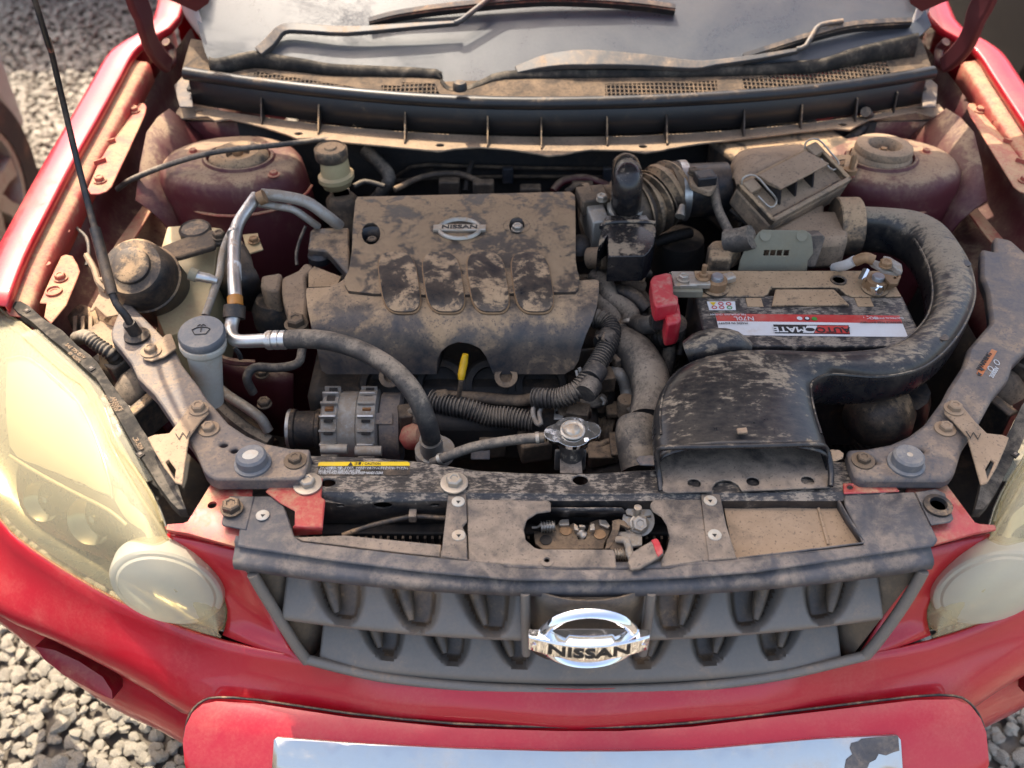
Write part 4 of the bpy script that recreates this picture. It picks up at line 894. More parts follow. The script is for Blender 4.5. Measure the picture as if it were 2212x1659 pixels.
# centre crossmember
RE = [(262, 100), (340, 102), (500, 107), (700, 118), (850, 135), (950, 150), (1100, 174), (1300, 186), (1500, 190), (1640, 190), (1800, 182), (1900, 174), (2010, 168)]
re_ = XY(8, RE, .905); re_ += [(.30, .012), (.36, .008)]
fr = [(.40, -.046), (.2, -.049), (0, -.050), (-.2, -.048), (-.335, -.046), (-.372, -.03)]
hls = [oval(W(8, 358, 235, .905).xy, .010, .0065, 14), oval(W(8, 1617, 222, .905).xy, .010, .008, 14)]
core = plate('crossmember', re_+fr, flat(.905), M['core'], car, hls, th=.004, bev=.002, label='scraped black crossmember carrying the caution label')
CF = Sheet([(-.046, .905), (-.052, .904), (-.056, .898), (-.056, .86), (-.052, .85)], 0, 0, 3)
hf = [CF.invs(8, [(632+48*math.cos(t), 350+17*math.sin(t)) for t in [k*.45 for k in range(14)]]), CF.invs(8, [(892+25*math.cos(t), 348+8*math.sin(t)) for t in [k*.63 for k in range(10)]]), CF.invs(8, [(403, 345), (440, 345), (440, 357), (403, 357)])]
plate('crossmember_face', [(-.36, 0), (.40, 0), (.40, CF.t[-1]), (-.36, CF.t[-1])], CF.pos, M['core'], core, hf, th=.003, grid=.05, bev=0)
box('crossmember_lining', (0, -.035, .87), (.74, .01, .05), M['void'], core, bev=0)
# caution label
zl = .9056
lb = zplate('caution_label', 8, [(312, 140), (322, 134), (755, 132), (765, 140), (766, 192), (755, 200), (305, 200)], zl, M['lblb'], core, th=.0005, bev=0)
zplate('label_band', 8, [(312, 138), (322, 133), (755, 132), (766, 138), (766, 152), (309, 153)], zl+.0004, M['lbly'], lb, th=.0005, bev=0)
def ltxt(b, x0, x1, y, sz, m_, sh=.25, ax='LEFT', fit=None):
    a, e = W(8, x0, y, zl+.0006), W(8, x1, y, zl+.0006); w = e.x-a.x
    o = text(b, a, (1, 0, 0), (0, 1, 0), sz, m_, lb, depth=.0002, ax='LEFT', shear=sh)
    ww = max(v.co.x for v in o.data.vertices)-min(v.co.x for v in o.data.vertices); k = w/ww
    for v in o.data.vertices: v.co.x = a.x+(v.co.x-a.x)*k
ltxt('\u6ce8\u610f / CAUTION', 490, 620, 142.5, .0062, M['ink'], .0)
c = W(8, 471, 143, zl+.001); plate('warning_triangle', [(c.x-.0035, c.y-.003), (c.x+.0035, c.y-.003), (c.x, c.y+.004)], flat(c.z), M['ink'], lb, th=.0003, bev=0)
ltxt('\u30d5\u30a1\u30f3\u306f\u81ea\u52d5\u7684\u306b\u4f5c\u52d5\u3057\u307e\u3059\u306e\u3067\u3001\u30b1\u30ac\u3092\u9632\u3050\u305f\u3081\u30d5\u30a1\u30f3\u306b\u624b\u3092\u8fd1\u3065\u3051\u306a\u3044\u3067\u304f\u3060\u3055\u3044\u3002', 315, 755, 164, .0056, M['inkw'])
ltxt('FAN BLADE CAN START AT ANY TIME.', 310, 520, 178.5, .0062, M['inkw']); ltxt('TO HELP AVOID PERSONAL INJURY,KEEP HANDS CLEAR.', 308, 632, 188.5, .0062, M['inkw'])

# plastic header over the grille
HZ = .9035
zplate('grille_header', 8, [(-60, 307), (110, 303), (130, 325), (165, 420), (190, 500), (225, 528), (560, 570), (915, 612), (1230, 640), (1245, 655), (1560, 668), (2060, 664), (2110, 648), (2500, 616), (3030, 546), (2935, 345), (2930, 298), (3286, 283), (3400, 520), (3380, 548), (2486, 680), (2169, 706), (1800, 722), (1300, 720), (860, 682), (420, 628), (0, 566), (-95, 548)], HZ, M['hdr'], grille, bev=.002, th=.004)
zplate('header_fold', 8, [(195, 508), (430, 498), (925, 546), (918, 606), (560, 566), (228, 525)], HZ-.003, M['shroud'], grille)
ps = zplate('shroud_post', 8, [(958, 283), (1048, 285), (1052, 430), (1030, 455), (1050, 500), (1055, 622), (922, 602)], HZ+.002, M['shroud'], grille, bev=.0015)
zplate('shroud_panel', 8, [(1050, 318), (1460, 326), (1470, 335), (1470, 378), (1400, 388), (1350, 420), (1335, 470), (1345, 520), (1390, 560), (1410, 566), (1780, 568), (1790, 580), (1797, 661), (1560, 660), (1060, 630)], HZ, M['shroud'], grille, bev=.002)
zplate('shroud_panel', 9, [(182, 335), (195, 322), (432, 320), (475, 622), (235, 655), (232, 620), (262, 565), (275, 510), (262, 450), (235, 405), (190, 378), (178, 355)], HZ, M['shroud'], grille, bev=.002)
for f, x, y in ((8, 1450, 626),): lathe('push_clip', W(f, x, y, HZ), [(.009, 0), (.009, .001), (.004, .002), (.003, .0), (0, 0)], M['shroud'], grille, n=16)
ps2 = zplate('shroud_post', 9, [(430, 288), (528, 292), (560, 450), (610, 612), (470, 622)], HZ+.002, M['shroud'], grille, bev=.0015)
for p_, f, x, y in ((ps, 8, 1008, 332), (ps, 8, 1010, 500), (ps2, 9, 478, 327), (ps2, 9, 500, 498), (None, 8, 33, 400)):
    q_ = p_ or grille; lathe('push_clip', W(f, x, y, HZ+.002), [(.0085, 0), (.0085, .001), (.007, .002), (0, .0022)], M['white'], q_, n=20)
    c = W(f, x, y, HZ+.0045); plate('clip_slot', [(c.x-.003, c.y+.002), (c.x+.003, c.y+.002), (c.x, c.y-.003)], flat(c.z), M['ink'], q_, th=.0004, bev=0)
zplate('post_foot', 8, [(950, 282), (952, 225), (975, 208), (1025, 208), (1042, 225), (1048, 284)], .9065, M['shroud'], core)
bolt(core, W(8, 988, 242, .909), .0095, mat=M['steel'], washer=1.9)
# sunk tray
TZ = .885
zplate('shroud_tray', 9, [(535, 300), (1110, 330), (1250, 535), (600, 625)], TZ, M['tan'], grille, bev=0)
surf('tray_wall', [[W(9, x, y, HZ) for x, y in ((1120, 325), (1180, 430), (1248, 532))], [W(9, x, y, TZ) for x, y in ((1100, 345), (1155, 440), (1225, 540))]], M['hdr'], grille, .002, 1, 1)
surf('tray_wall', [[W(9, x, y, HZ) for x, y in ((1248, 535), (900, 580), (620, 612))], [W(9, x, y, TZ) for x, y in ((1235, 545), (900, 590), (620, 622))]], M['hdr'], grille, .002, 1, 1)
zplate('tray_step', 9, [(1005, 335), (1018, 335), (1075, 540), (1060, 543)], TZ+.003, M['tan'], grille)
# radiator core low behind the open corner
rad = mk('radiator', B_box(NB(), (-.02, -.05, .665), (.70, .03, .36)), M['void'], car, bev=.002)
bm = NB()
for k in range(70): B_box(bm, (-.36+k*.0098, -.067, .665), (.003, .006, .35))
tag(mk('radiator_fins', bm, M['grime'], rad), kind='stuff')
surf('radiator_duct', [[V((x, -.088, .80)) for x in (-.34, 0, .34)], [V((x, -.085, .77)) for x in (-.34, 0, .34)], [V((x, -.07, .72)) for x in (-.34, 0, .34)]], M['void'], car, .003, 1, 1)
tube('bonnet_cable', [W(8, 430, 500, .865), W(8, 560, 455, .872), W(8, 700, 420, .876), W(8, 800, 405, .876), W(8, 945, 413, .874)], .0035, M['rub'], car, 8)
box('cable_clip', W(8, 782, 400, .878), (.010, .014, .012), M['shroud'], car, bev=.001)

# ------------------------------------------------------------------ bonnet latch
lt = empty('bonnet_latch', W(14, 1000, 600, .87)); lt.parent = car; lt.matrix_parent_inverse = Matrix()
box('latch_floor', W(14, 1100, 660, .80)+V((0, .0, 0)), (.22, .10, .004), M['void'], lt)
surf('latch_bridge', [[W(14, x, y, z) for x, y, z in r] for r in (((520, 285, .893), (1000, 288, .893), (1460, 290, .893), (1520, 380, .880), (1700, 405, .878), (1850, 395, .880)), ((520, 400, .872), (1000, 405, .872), (1460, 400, .872), (1520, 430, .862), (1700, 440, .862), (1850, 430, .866)))], M['core'], lt, .002, 2, 1)
def lplate(name, pts, z, m_=M['grime']):  return zplate(name, 14, pts, z, m_, lt, th=.005, bev=.001)
lplate('latch_plate', [(300, 590), (420, 600), (500, 580), (600, 500), (640, 440), (760, 432), (765, 510), (820, 480), (870, 560), (860, 640), (880, 700), (970, 700), (1010, 560), (1040, 470), (1160, 432), (1250, 440), (1320, 540), (1290, 640), (1230, 760), (1220, 830), (400, 830), (310, 760), (290, 670)], .862)
lplate('hook', [(640, 445), (660, 434), (755, 432), (762, 512), (640, 515), (615, 495)], .868, M['steel']); lplate('hook', [(1155, 436), (1250, 445), (1310, 520), (1280, 550), (1160, 500)], .868, M['steel'])
lplate('hook_tip', [(820, 480), (880, 520), (885, 585), (822, 570)], .872, M['steel']); lplate('hook_tip', [(1095, 490), (1105, 575), (1035, 580), (1040, 500)], .872, M['steel'])
lplate('hook_tip', [(885, 505), (975, 512), (980, 540), (900, 538)], .874, M['steel'])
ribbed('spring', [W(14, 385, 540, .873), W(14, 480, 535, .873), W(14, 570, 530, .873)], .0065, M['steel'], lt, .0035, .2)
tube('spring_hook', [W(14, 265, 548, .875), W(14, 340, 540, .875), W(14, 380, 510, .878), W(14, 395, 490, .876)], .0016, M['steel'], lt, 6)
ribbed('spring', [W(14, 890, 600, .862), W(14, 925, 640, .862), W(14, 950, 660, .86)], .006, M['steel'], lt, .0035, .2)
lplate('lever', [(1330, 450), (1420, 430), (1500, 455), (1575, 545), (1555, 560), (1440, 500), (1400, 690), (1300, 820), (1230, 830), (1330, 560)], .876, M['grime'])
lplate('lever_link', [(1420, 600), (1560, 590), (1730, 600), (1730, 780), (1560, 800), (1400, 700)], .866, M['alud'])
bolt(lt, W(14, 1690, 500, .872), .0095, (0, -.6, .8), M['steel'], 1.35); lathe('washer', W(14, 1680, 455, .872), [(.021, 0), (.021, .002), (0, .002)], M['steel'], lt, (0, -.6, .8))
lathe('stud', W(14, 1665, 345, .885), [(.005, -.005), (.005, .010), (0, .012)], M['steel'], lt)
lathe('pin', W(14, 1390, 770, .872), [(.013, 0), (.013, .003), (0, .004)], M['grime'], lt)
for q_ in ((715, 590), (1165, 640), (450, 715)): lathe('rivet', W(14, *q_, .8625), [(.008, 0), (.008, .001), (0, .002)], M['rust'] if q_[0] > 500 else M['void'], lt, n=16)
ribbed('spring', [W(14, 1370, 905, .875), W(14, 1510, 905, .875)], .006, M['steel'], lt, .003, .2)
rl = zplate('release_lever', 14, [(1575, 900), (1600, 865), (1880, 700), (1925, 690), (1965, 735), (2010, 830), (2015, 890), (1960, 935), (1700, 1085), (1580, 1100), (1540, 1000)], .914, M['shroud'], lt, th=.006, bev=.002)
zplate('red_tip', 14, [(1850, 712), (1920, 690), (1950, 715), (2000, 830), (2005, 880), (1945, 930), (1915, 880), (1880, 770)], .9152, M['redp'], rl, th=.0018, bev=.0005)
tube('release_arm', [W(14, 1400, 710, .878), W(14, 1510, 720, .885), W(14, 1550, 800, .89), W(14, 1565, 880, .90), W(14, 1600, 960, .908)], .005, M['alud'], lt, 8)

# ------------------------------------------------------------------ engine bay of the car
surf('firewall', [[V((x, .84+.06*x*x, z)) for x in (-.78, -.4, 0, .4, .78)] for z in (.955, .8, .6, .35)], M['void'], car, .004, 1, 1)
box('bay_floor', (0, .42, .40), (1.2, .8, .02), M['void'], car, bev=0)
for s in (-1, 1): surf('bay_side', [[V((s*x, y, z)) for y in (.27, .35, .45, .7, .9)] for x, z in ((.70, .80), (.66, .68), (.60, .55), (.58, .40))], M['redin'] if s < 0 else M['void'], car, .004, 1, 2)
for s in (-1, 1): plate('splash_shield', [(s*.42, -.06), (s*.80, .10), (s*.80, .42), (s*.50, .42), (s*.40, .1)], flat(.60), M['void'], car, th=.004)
# strut towers
for s in (-1, 1):
    c = V((s*.588, .712, 0)); ax = V((-s*.06, .07, 1)).normalized()
    bm = NB(); n = 40; rings = []
    for r, z in ((.175, .45), (.155, .60), (.138, .75), (.124, .86), (.116, .925), (.112, .945), (.104, .956), (.090, .961), (.066, .963), (.063, .968), (.058, .968), (.056, .960), (.0, .955)):
        ring = []
        for k in range(n):
            a = 2*math.pi*k/n; ca, sa = math.cos(a), math.sin(a); rr = r
            if r > .08: rr = r*(1+.30*max(0, ca*s)**2*(1 if z > .9 else .6)+(.12*max(0, sa)**2))
            ring.append(bm.verts.new(c+V((rr*ca, rr*sa*.94, z+.02*0))+V((0, 0, -.07*rr*sa+.03*rr*ca*s))))
        rings.append(ring)
    for a, b in zip(rings, rings[1:]):
        for k in range(n): bm.faces.new((a[k], a[(k+1) % n], b[(k+1) % n], b[k]))
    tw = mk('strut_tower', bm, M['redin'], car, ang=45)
    up = V((s*.03, .07, 1)).normalized(); cc = c+V((0, 0, .962))
    if s < 0: lathe('strut_mount', cc, [(.055, -.01), (.054, .004), (.048, .012), (.040, .016), (.034, .012), (.022, .010), (.02, .002), (0, 0)], M['blkdd'], tw, up, 32)
    else: lathe('strut_mount', cc, [(.055, -.01), (.054, .006), (.050, .012), (.052, .018), (.05, .026), (.046, .028), (.031, .028), (.028, .024), (.026, .008), (0, .006)], M['tan'], tw, up, 32)
    lathe('strut_nut', cc+V((0, 0, .008)), [(.010, 0), (.010, .008), (.006, .009), (.006, .013), (0, .013)], M['rust'], tw, up, 8)
    for q_ in ((-.075*-s*-1, -.06), (.088*-s*-1, .02)):
        bolt(tw, c+V((q_[0], q_[1], .962)), .0065, up, M['redflange'], 1.7)
    # bulkhead gusset behind the tower
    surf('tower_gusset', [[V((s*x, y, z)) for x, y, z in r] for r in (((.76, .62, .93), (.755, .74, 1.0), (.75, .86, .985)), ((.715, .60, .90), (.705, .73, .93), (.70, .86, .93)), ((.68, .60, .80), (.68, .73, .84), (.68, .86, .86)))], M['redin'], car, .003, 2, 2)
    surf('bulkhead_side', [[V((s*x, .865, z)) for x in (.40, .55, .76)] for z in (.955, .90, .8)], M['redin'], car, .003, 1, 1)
# faded sticker on bulkhead
plate('bulkhead_label', [(-.50, .895), (-.38, .895), (-.38, .94), (-.50, .94)], lambda a, b, off=0: V((a, .858-off, b)), M['beam'], car, th=.001, bev=0)
tube('bonnet_release_cable', [W(1, 760, 1225, .93), W(1, 860, 1160, .955), W(1, 1100, 1065, .98), W(1, 1400, 985, 1.0), W(1, 1800, 940, .985), W(1, 2100, 905, .965), W(1, 2350, 900, .95)], .0052, M['hose'], car, 8)
# pipes on the bulkhead
for dz in (0, 1):
    tube('brake_pipe', [WY(2, 300, 1180-dz*60, .83), WY(2, 480, 1030+dz*80, .82), WY(2, 760, 1025+dz*70, .82), WY(2, 1300, 1040+dz*50, .82), WY(2, 1700, 1045+dz*50, .82), WY(2, 1900, 1100, .82)], .004, M['grime'], car, 8, 2)
for x in (1080, 1700): box('pipe_clip', WY(2, x, 1080, .815), (.022, .012, .035), M['hdr'], car)
tube('heater_hose', [W(2, 200, 930, .92), W(2, 290, 1010, .91), W(2, 350, 1100, .90), W(2, 300, 1190, .87), W(2, 230, 1270, .84)], .013, M['hose'], car)
# brake fluid reservoir
bc_ = W(0, 722, 400, .90); br_ = empty('brake_reservoir', bc_); br_.parent = car; br_.matrix_parent_inverse = Matrix()
cap_ = W(0, 714, 322, .985)
lathe('reservoir_cap', cap_, [(.029, -.018), (.030, -.014), (.030, .0), (.027, .004), (.026, .001), (.012, .002), (.010, .005), (0, .005)], M['blkdd'], br_, (0, 0, 1), 28)
lathe('reservoir_body', cap_+V((.004, -.002, -.055)), [(.020, -.022), (.026, -.018), (.029, -.008), (.033, -.004), (.033, .004), (.027, .008), (.025, .035), (.024, .038), (0, .038)], M['cream'], br_, (0, 0, 1), 28, 1.05, .9)
lathe('master_cylinder', cap_+V((.01, -.01, -.12)), [(.03, -.05), (.03, .02), (.022, .03), (0, .03)], M['grime'], br_)
box('sensor_plug', W(2, 60, 1260, .87), (.035, .03, .05), M['white'], br_, rz=.3); tube('sensor_wire', [W(2, 20, 1100, .9), W(2, 40, 1180, .88), W(2, 10, 1300, .85)], .004, M['hose'], br_, 6)

# coolant tank at the wing
tk = empty('coolant_tank', W(1, 1250, 1560, .80)); tk.parent = car; tk.matrix_parent_inverse = Matrix()
zt = .925
tp = XY(1, [(1030, 1580), (1085, 1460), (1200, 1452), (1440, 1468), (1490, 1640)], zt)
lo = [(x, y) for x, y in tp]
fb = XY(4, [(1430, 60), (1400, 260), (1300, 560), (1050, 620), (960, 420), (1000, 200)], .90)
plate('tank_body', [tp[0], tp[1], tp[2], tp[3], fb[0], fb[1], fb[2], fb[3], fb[4], fb[5]], flat(0, zf=lambda X, Y: .905+.18*(Y-.45)), M['cream'], tk, th=.17, grid=.04, bev=.012)
lathe('tank_cap', W(1, 1265, 1490, .945), [(.026, -.012), (.027, .002), (.024, .006), (.022, .004), (0, .004)], M['rub'], tk)
zplate('tank_bracket', 13, [(-360, 800), (-330, 740), (0, 610), (200, 545), (430, 480), (500, 545), (590, 590), (560, 660), (480, 655), (460, 700), (20, 830), (-100, 850)], .948, M['grime'], car, th=.01, bev=.003)
bolt(car, W(13, 525, 590, .95), .009, mat=M['grime'], washer=1.3)
zplate('tank_stay', 13, [(820, 550), (1020, 530), (1030, 590), (1090, 740), (900, 800), (860, 700)], .90, M['cream'], tk); bolt(tk, W(13, 970, 640, .902), .007, mat=M['rust'], washer=1.5)
# ribbed black canister
bk_ = W(4, 1050, 400, .90); ax = V((-.30, -.12, .62)).normalized()
cn = empty('black_canister', bk_); cn.parent = car; cn.matrix_parent_inverse = Matrix()
top_ = W(4, 850, 230, .985); ax = (top_-W(4, 1075, 440, .86)).normalized(); L_ = (top_-W(4, 1075, 440, .86)).length
lathe('canister_body', top_, [(.050, -L_-.015), (.0535, -L_*.8), (.0565, -L_*.42), (.058, -L_*.40), (.058, -L_*.37), (.055, -L_*.36), (.050, -.012), (.044, -.004), (.030, -.002), (.029, .004), (.026, .006), (.008, .005), (0, .005)], M['blkd'], cn, ax, 36)
# bonnet prop
pb = W(4, 890, 690, .926); pm = W(1, 612, 1480, 1.02); ptop = V((-.093-.4886*1.2+.0, .325, 1.40))
d_ = (W(1, 225, 0, 1.40)-pb).normalized()
prop = tube('bonnet_prop', [pb, W(4, 820, 560, .965), W(4, 730, 420, .995), W(1, 614, 1480, 1.06), W(1, 540, 1200, 1.11), W(1, 470, 920, 1.165), W(1, 390, 580, 1.24), W(1, 310, 250, 1.32), W(1, 225, 0, 1.39), V((-.70, .42, 2.08))], [.0062, .0058, .0052, .0046, .0042, .004, .0036], M['blk'], car, 10, 4, label='slim black prop rod holding the bonnet up')
tube('prop_grip', [pb+V((0, 0, .004)), W(4, 835, 600, .955)], .0095, M['rub'], prop, 12, 1); lathe('prop_grommet', pb, [(.019, 0), (.019, .004), (.013, .007), (.010, .008), (0, .008)], M['rub'], prop)
a_, b_ = W(4, 728, 415, .996), W(1, 614, 1480, 1.06)
tube('prop_sleeve', [a_, a_.lerp(b_, .5), b_], .0082, M['blk'], prop, 10, 1)
# washer filler
wf = empty('washer_filler', W(4, 1300, 850, .86)); wf.parent = car; wf.matrix_parent_inverse = Matrix()
wc = W(4, 1308, 672, .955); wn_ = V((.02, -.12, 1)).normalized()
lathe('filler_cap', wc, [(.0325, -.010), (.034, -.006), (.034, .003), (.032, .006), (0, .0065)], M['bluecap'], wf, wn_, 36); zplate('cap_tab', 4, [(1270, 580), (1290, 552), (1330, 548), (1350, 570), (1345, 600), (1275, 600)], .958, M['bluecap'], wf)
lathe('filler_neck', wc, [(.020, -.13), (.022, -.09), (.026, -.03), (.032, -.026), (.034, -.020), (.034, -.014), (.028, -.010)], M['white'], wf, V((.10, .05, 1)), 28)
mm, oo = frm(wc+wn_*.0072, (1, .1, 0), wn_.cross(V((1, .1, 0))))
def icon(pts, r=.0007): tube('washer_symbol', [(mm @ V((x, y, 0)))+oo for x, y in pts], r, M['void'], wf, 6, 1)
icon([(-.013, .003), (-.007, .0065), (0, .0075), (.007, .0065), (.013, .003), (.008, -.007), (-.008, -.007), (-.013, .003)])
icon([(-.006, .010), (-.002, .013), (0, .010), (.002, .013), (.006, .010)]); icon([(0, -.002), (0, .008)])
surf('washer_tank', [[W(4, x, y, .80) for x, y in ((1060, 620), (1300, 560), (1420, 640))], [W(4, x, y, .70) for x, y in ((1100, 760), (1300, 700), (1420, 760))]], M['cream'], wf, .01, 2, 1)

# air-conditioning pipes
ac = empty('aircon_pipe', W(4, 1520, 300, .95)); ac.parent = car; ac.matrix_parent_inverse = Matrix(); ac['label'] = 'bent aluminium pipe with yellow sleeve and rubber hose'
tube('pipe', [W(13, 1000, 60, 1.005), W(13, 900, 200, 1.0), W(13, 770, 400, .99), W(13, 720, 600, .98), W(13, 710, 900, .975), W(13, 715, 1200, .97), W(13, 730, 1500, .955), W(4, 1500, 610, .94), W(4, 1498, 670, .935), W(4, 1520, 705, .933), W(4, 1570, 718, .934), W(4, 1730, 712, .940)], .0103, M['alu'], ac, 14, 5)
tube('pipe_end_plug', [W(13, 1030, 90, 1.006), W(13, 1110, 55, 1.01)], .0118, M['rust'], ac, 14, 1)
tube('pipe', [W(13, 1060, 30, 1.003), W(13, 1350, 60, .995), W(13, 1650, 130, .985), W(13, 1900, 300, .96), W(13, 2080, 440, .93)], .0098, M['alud'], ac, 12)
tube('pipe', [W(13, 1030, 150, .985), W(13, 1250, 185, .98), W(13, 1470, 225, .975), W(13, 1650, 340, .955), W(13, 1800, 450, .93)], .0065, M['alud'], ac, 10)
tube('thin_pipe', [W(13, 900, 230, .985), W(13, 700, 480, .975), W(13, 600, 680, .965), W(13, 555, 850, .96), W(13, 520, 1080, .955), W(13, 440, 1320, .945), W(13, 340, 1600, .93)], .0062, M['alud'], ac, 10)
tube('service_valve', [W(13, 490, 1150, .957), W(13, 380, 1120, .962), W(13, 220, 1090, .966)], [.0065, .0065, .008, .0075, .009], M['alu'], ac, 12, 3); tube('valve_cap', [W(13, 235, 1090, .966), W(13, 135, 1055, .97)], .0105, M['zinc'], ac, 10, 1)
tube('paper_tag', [W(13, 713, 950, .974), W(13, 716, 1130, .970)], .0108, M['lblw'], ac, 14, 1)
tube('yellow_sleeve', [W(13, 722, 1365, .963), W(13, 730, 1490, .956)], .0118, M['orange'], ac, 14, 1); 
tube('pipe_clamp', [W(13, 720, 1480, .957), W(13, 710, 1640, .945)], [.0165, .0165, .0145, .0145, .0165, .0165], M['rub'], ac, 16, 1)
cl = [W(4, 1725, 712, .940), W(4, 1790, 710, .941), W(4, 1868, 708, .943)]
for k in range(3): tube('crimp_ring', [cl[0].lerp(cl[2], .08+.3*k), cl[0].lerp(cl[2], .30+.3*k)], .0145, M['alu'], ac, 16, 1)
tube('crimp_collar', [cl[0], cl[2]], .0128, M['alu'], ac, 16, 1)
hp = [W(4, 1868, 708, .943), W(5, 150, 985, .950), W(5, 300, 1000, .952), W(5, 500, 1062, .950), W(5, 690, 1175, .945), W(5, 810, 1310, .93), W(5, 880, 1450, .90), W(5, 915, 1560, .865), W(5, 922, 1600, .85)]
tube('rubber_hose', hp, .0142, M['hose'], ac, 14, 4)
e0, e1 = W(11, 1470, 870, .845), W(11, 1490, 1040, .80)
tube('hose_ferrule', [e0.lerp(e1, k/6) for k in range(7)], [.0165, .0155, .0175, .0150, .0175, .0150, .0165], M['alud'], ac, 16, 1)
lathe('pipe_flange', W(11, 1520, 1040, .79), [(.03, 0), (.03, .012), (.018, .016), (0, .016)], M['alud'], ac)

# ------------------------------------------------------------------ right of the engine: intake trunking of the car
duct = empty('air_intake_duct', W(6, 700, 1000, .9)); duct.parent = car; duct.matrix_parent_inverse = Matrix(); duct['label'] = 'scuffed black plastic intake duct curling round the battery'
ST = [((222, 1428), (1162, 1412), .042, .918), ((208, 1310), (1130, 1300), .044, .921), ((204, 1180), (1095, 1190), .045, .926), ((238, 1010), (1084, 1118), .045, .93), ((335, 885), (1100, 1075), .043, .932), ((500, 812), (1190, 1048), .041, .934), ((720, 788), (1310, 1062), .039, .935), ((960, 790), (1440, 1068), .037, .935), ((1200, 792), (1570, 1045), .036, .935), ((1400, 780), (1700, 985), .036, .935), ((1540, 735), (1810, 860), .037, .935), ((1645, 660), (1890, 705), .038, .935), ((1690, 560), (1930, 545), .038, .935), ((1680, 430), (1912, 405), .038, .935), ((1645, 330), (1850, 275), .038, .935), ((1590, 250), (1755, 155), .038, .935), ((1500, 210), (1620, 78), .037, .935), ((1390, 202), (1430, 46), .036, .935), ((1262, 202), (1268, 36), .036, .935)]
secs = []
cens = []; lat = []; hh = []
for L_, R_2, h, z in ST:
    a, b = W(6, *L_, z), W(6, *R_2, z); cens.append((a+b)/2); lat.append((b-a)/2); hh.append(h)
cens = cr(cens, 4); lat = cr(lat, 4); hh = [v.x for v in cr([V((h, 0, 0)) for h in hh], 4)]
for c, l, h in zip(cens, lat, hh):
    el = math.atan2(CAM.z-c.z, c.y-CAM.y); wy = l.y
    ly = math.copysign(max(abs(wy)*.45, abs(wy)-.80*h/math.tan(el)), wy)
    l2 = V((l.x, ly, 0)); ring = []
    for k in range(28):
        t = 2*math.pi*k/28; ct, st_ = math.cos(t), math.sin(t); e = .74
        ring.append(c+l2*math.copysign(abs(ct)**e, ct)+V((0, 0, h*math.copysign(abs(st_)**.78, st_)*(1 if st_ > 0 else 1.25))))
    secs.append(ring)
bm = NB(); B_loft(bm, secs, False); db = mk('duct_body', bm, M['duct'], duct, ang=60)
m_ = db.modifiers.new('wall', 'SOLIDIFY'); m_.thickness = .003; m_.offset = -1
# moulding seam
# mouth: flared scoop floor and lip
ml = [W(6, x, y, z) for x, y, z in ((240, 1325, .950), (300, 1310, .959), (500, 1307, .960), (700, 1303, .960), (900, 1298, .960), (1080, 1294, .957), (1138, 1310, .946), (1160, 1370, .932), (1170, 1450, .920), (1166, 1520, .914))]
tube('mouth_lip', [W(6, 252, 1545, .907), W(6, 240, 1450, .918), W(6, 228, 1370, .938)]+ml, .004, M['duct'], duct, 8, 3)
zsl = lambda X, Y: .911+.10*max(0, Y+.02)
sd_ = XY(6, [(232, 1365), (240, 1270), (1130, 1250), (1160, 1360), (1172, 1490), (1162, 1525), (690, 1545), (668, 1510), (630, 1488), (590, 1484), (550, 1498), (530, 1525), (528, 1548), (290, 1556), (262, 1545), (245, 1450)], .912)
hs_ = [oval(W(6, x, y, .911).xy, .0085, .0075, 14) for x, y in ((431, 1505), (748, 1496), (1043, 1490))]
plate('mouth_floor', sd_, flat(.912), M['shroud'], duct, hs_, th=.003, bev=.0012)
zplate('duct_tab', 6, [(118, 1375), (130, 1355), (220, 1350), (225, 1405), (140, 1402)], .925, M['beam'], duct); zplate('duct_tab', 6, [(1145, 1318), (1215, 1322), (1240, 1342), (1235, 1365), (1200, 1380), (1165, 1382)], .93, M['tan'], duct)
# resonator stub
tube('resonator', [W(6, 700, 790, .93), W(6, 600, 755, .945), W(6, 480, 770, .945), W(6, 395, 800, .935)], [.018, .024, .025, .024, .018], M['duct'], duct, 16, 3)
lathe('resonator_bulb', W(6, 1430, 1130, .83), [(.02, -.05), (.045, -.03), (.052, 0), (.045, .03), (.02, .05), (0, .055)], M['blkd'], duct, (1, .2, 0)); tube('lower_duct', [W(6, 1600, 1020, .86), W(6, 1600, 1110, .80), W(6, 1560, 1200, .7)], .028, M['blk'], duct)
ribbed('lower_hose', [W(6, 1500, 1180, .78), W(6, 1350, 1240, .72), W(6, 1180, 1280, .68)], .03, M['rub'], duct, .012)

# air cleaner
acl = empty('air_cleaner', W(3, 780, 1150, .9)); acl.parent = car; acl.matrix_parent_inverse = Matrix(); acl['label'] = 'dust caked air cleaner box with tilted lid'
surf('cleaner_base', [[W(3, x, y, z) for x, y, z in r] for r in (((375, 1190, .93), (400, 1050, .97), (460, 945, .985), (620, 915, .99), (830, 900, .985)), ((420, 1100, .985), (470, 1010, 1.0), (560, 960, 1.005), (700, 945, 1.005), (900, 930, .99)), ((440, 1150, .99), (560, 1090, 1.005), (680, 1030, 1.01), (780, 985, 1.01), (940, 950, .99)))], M['tan'], acl, .006, 3, 3)
box('cleaner_housing', W(3, 720, 1180, .87)+V((0, .03, 0)), (.24, .18, .17), M['blkd'], acl, rz=.5, bev=.012)
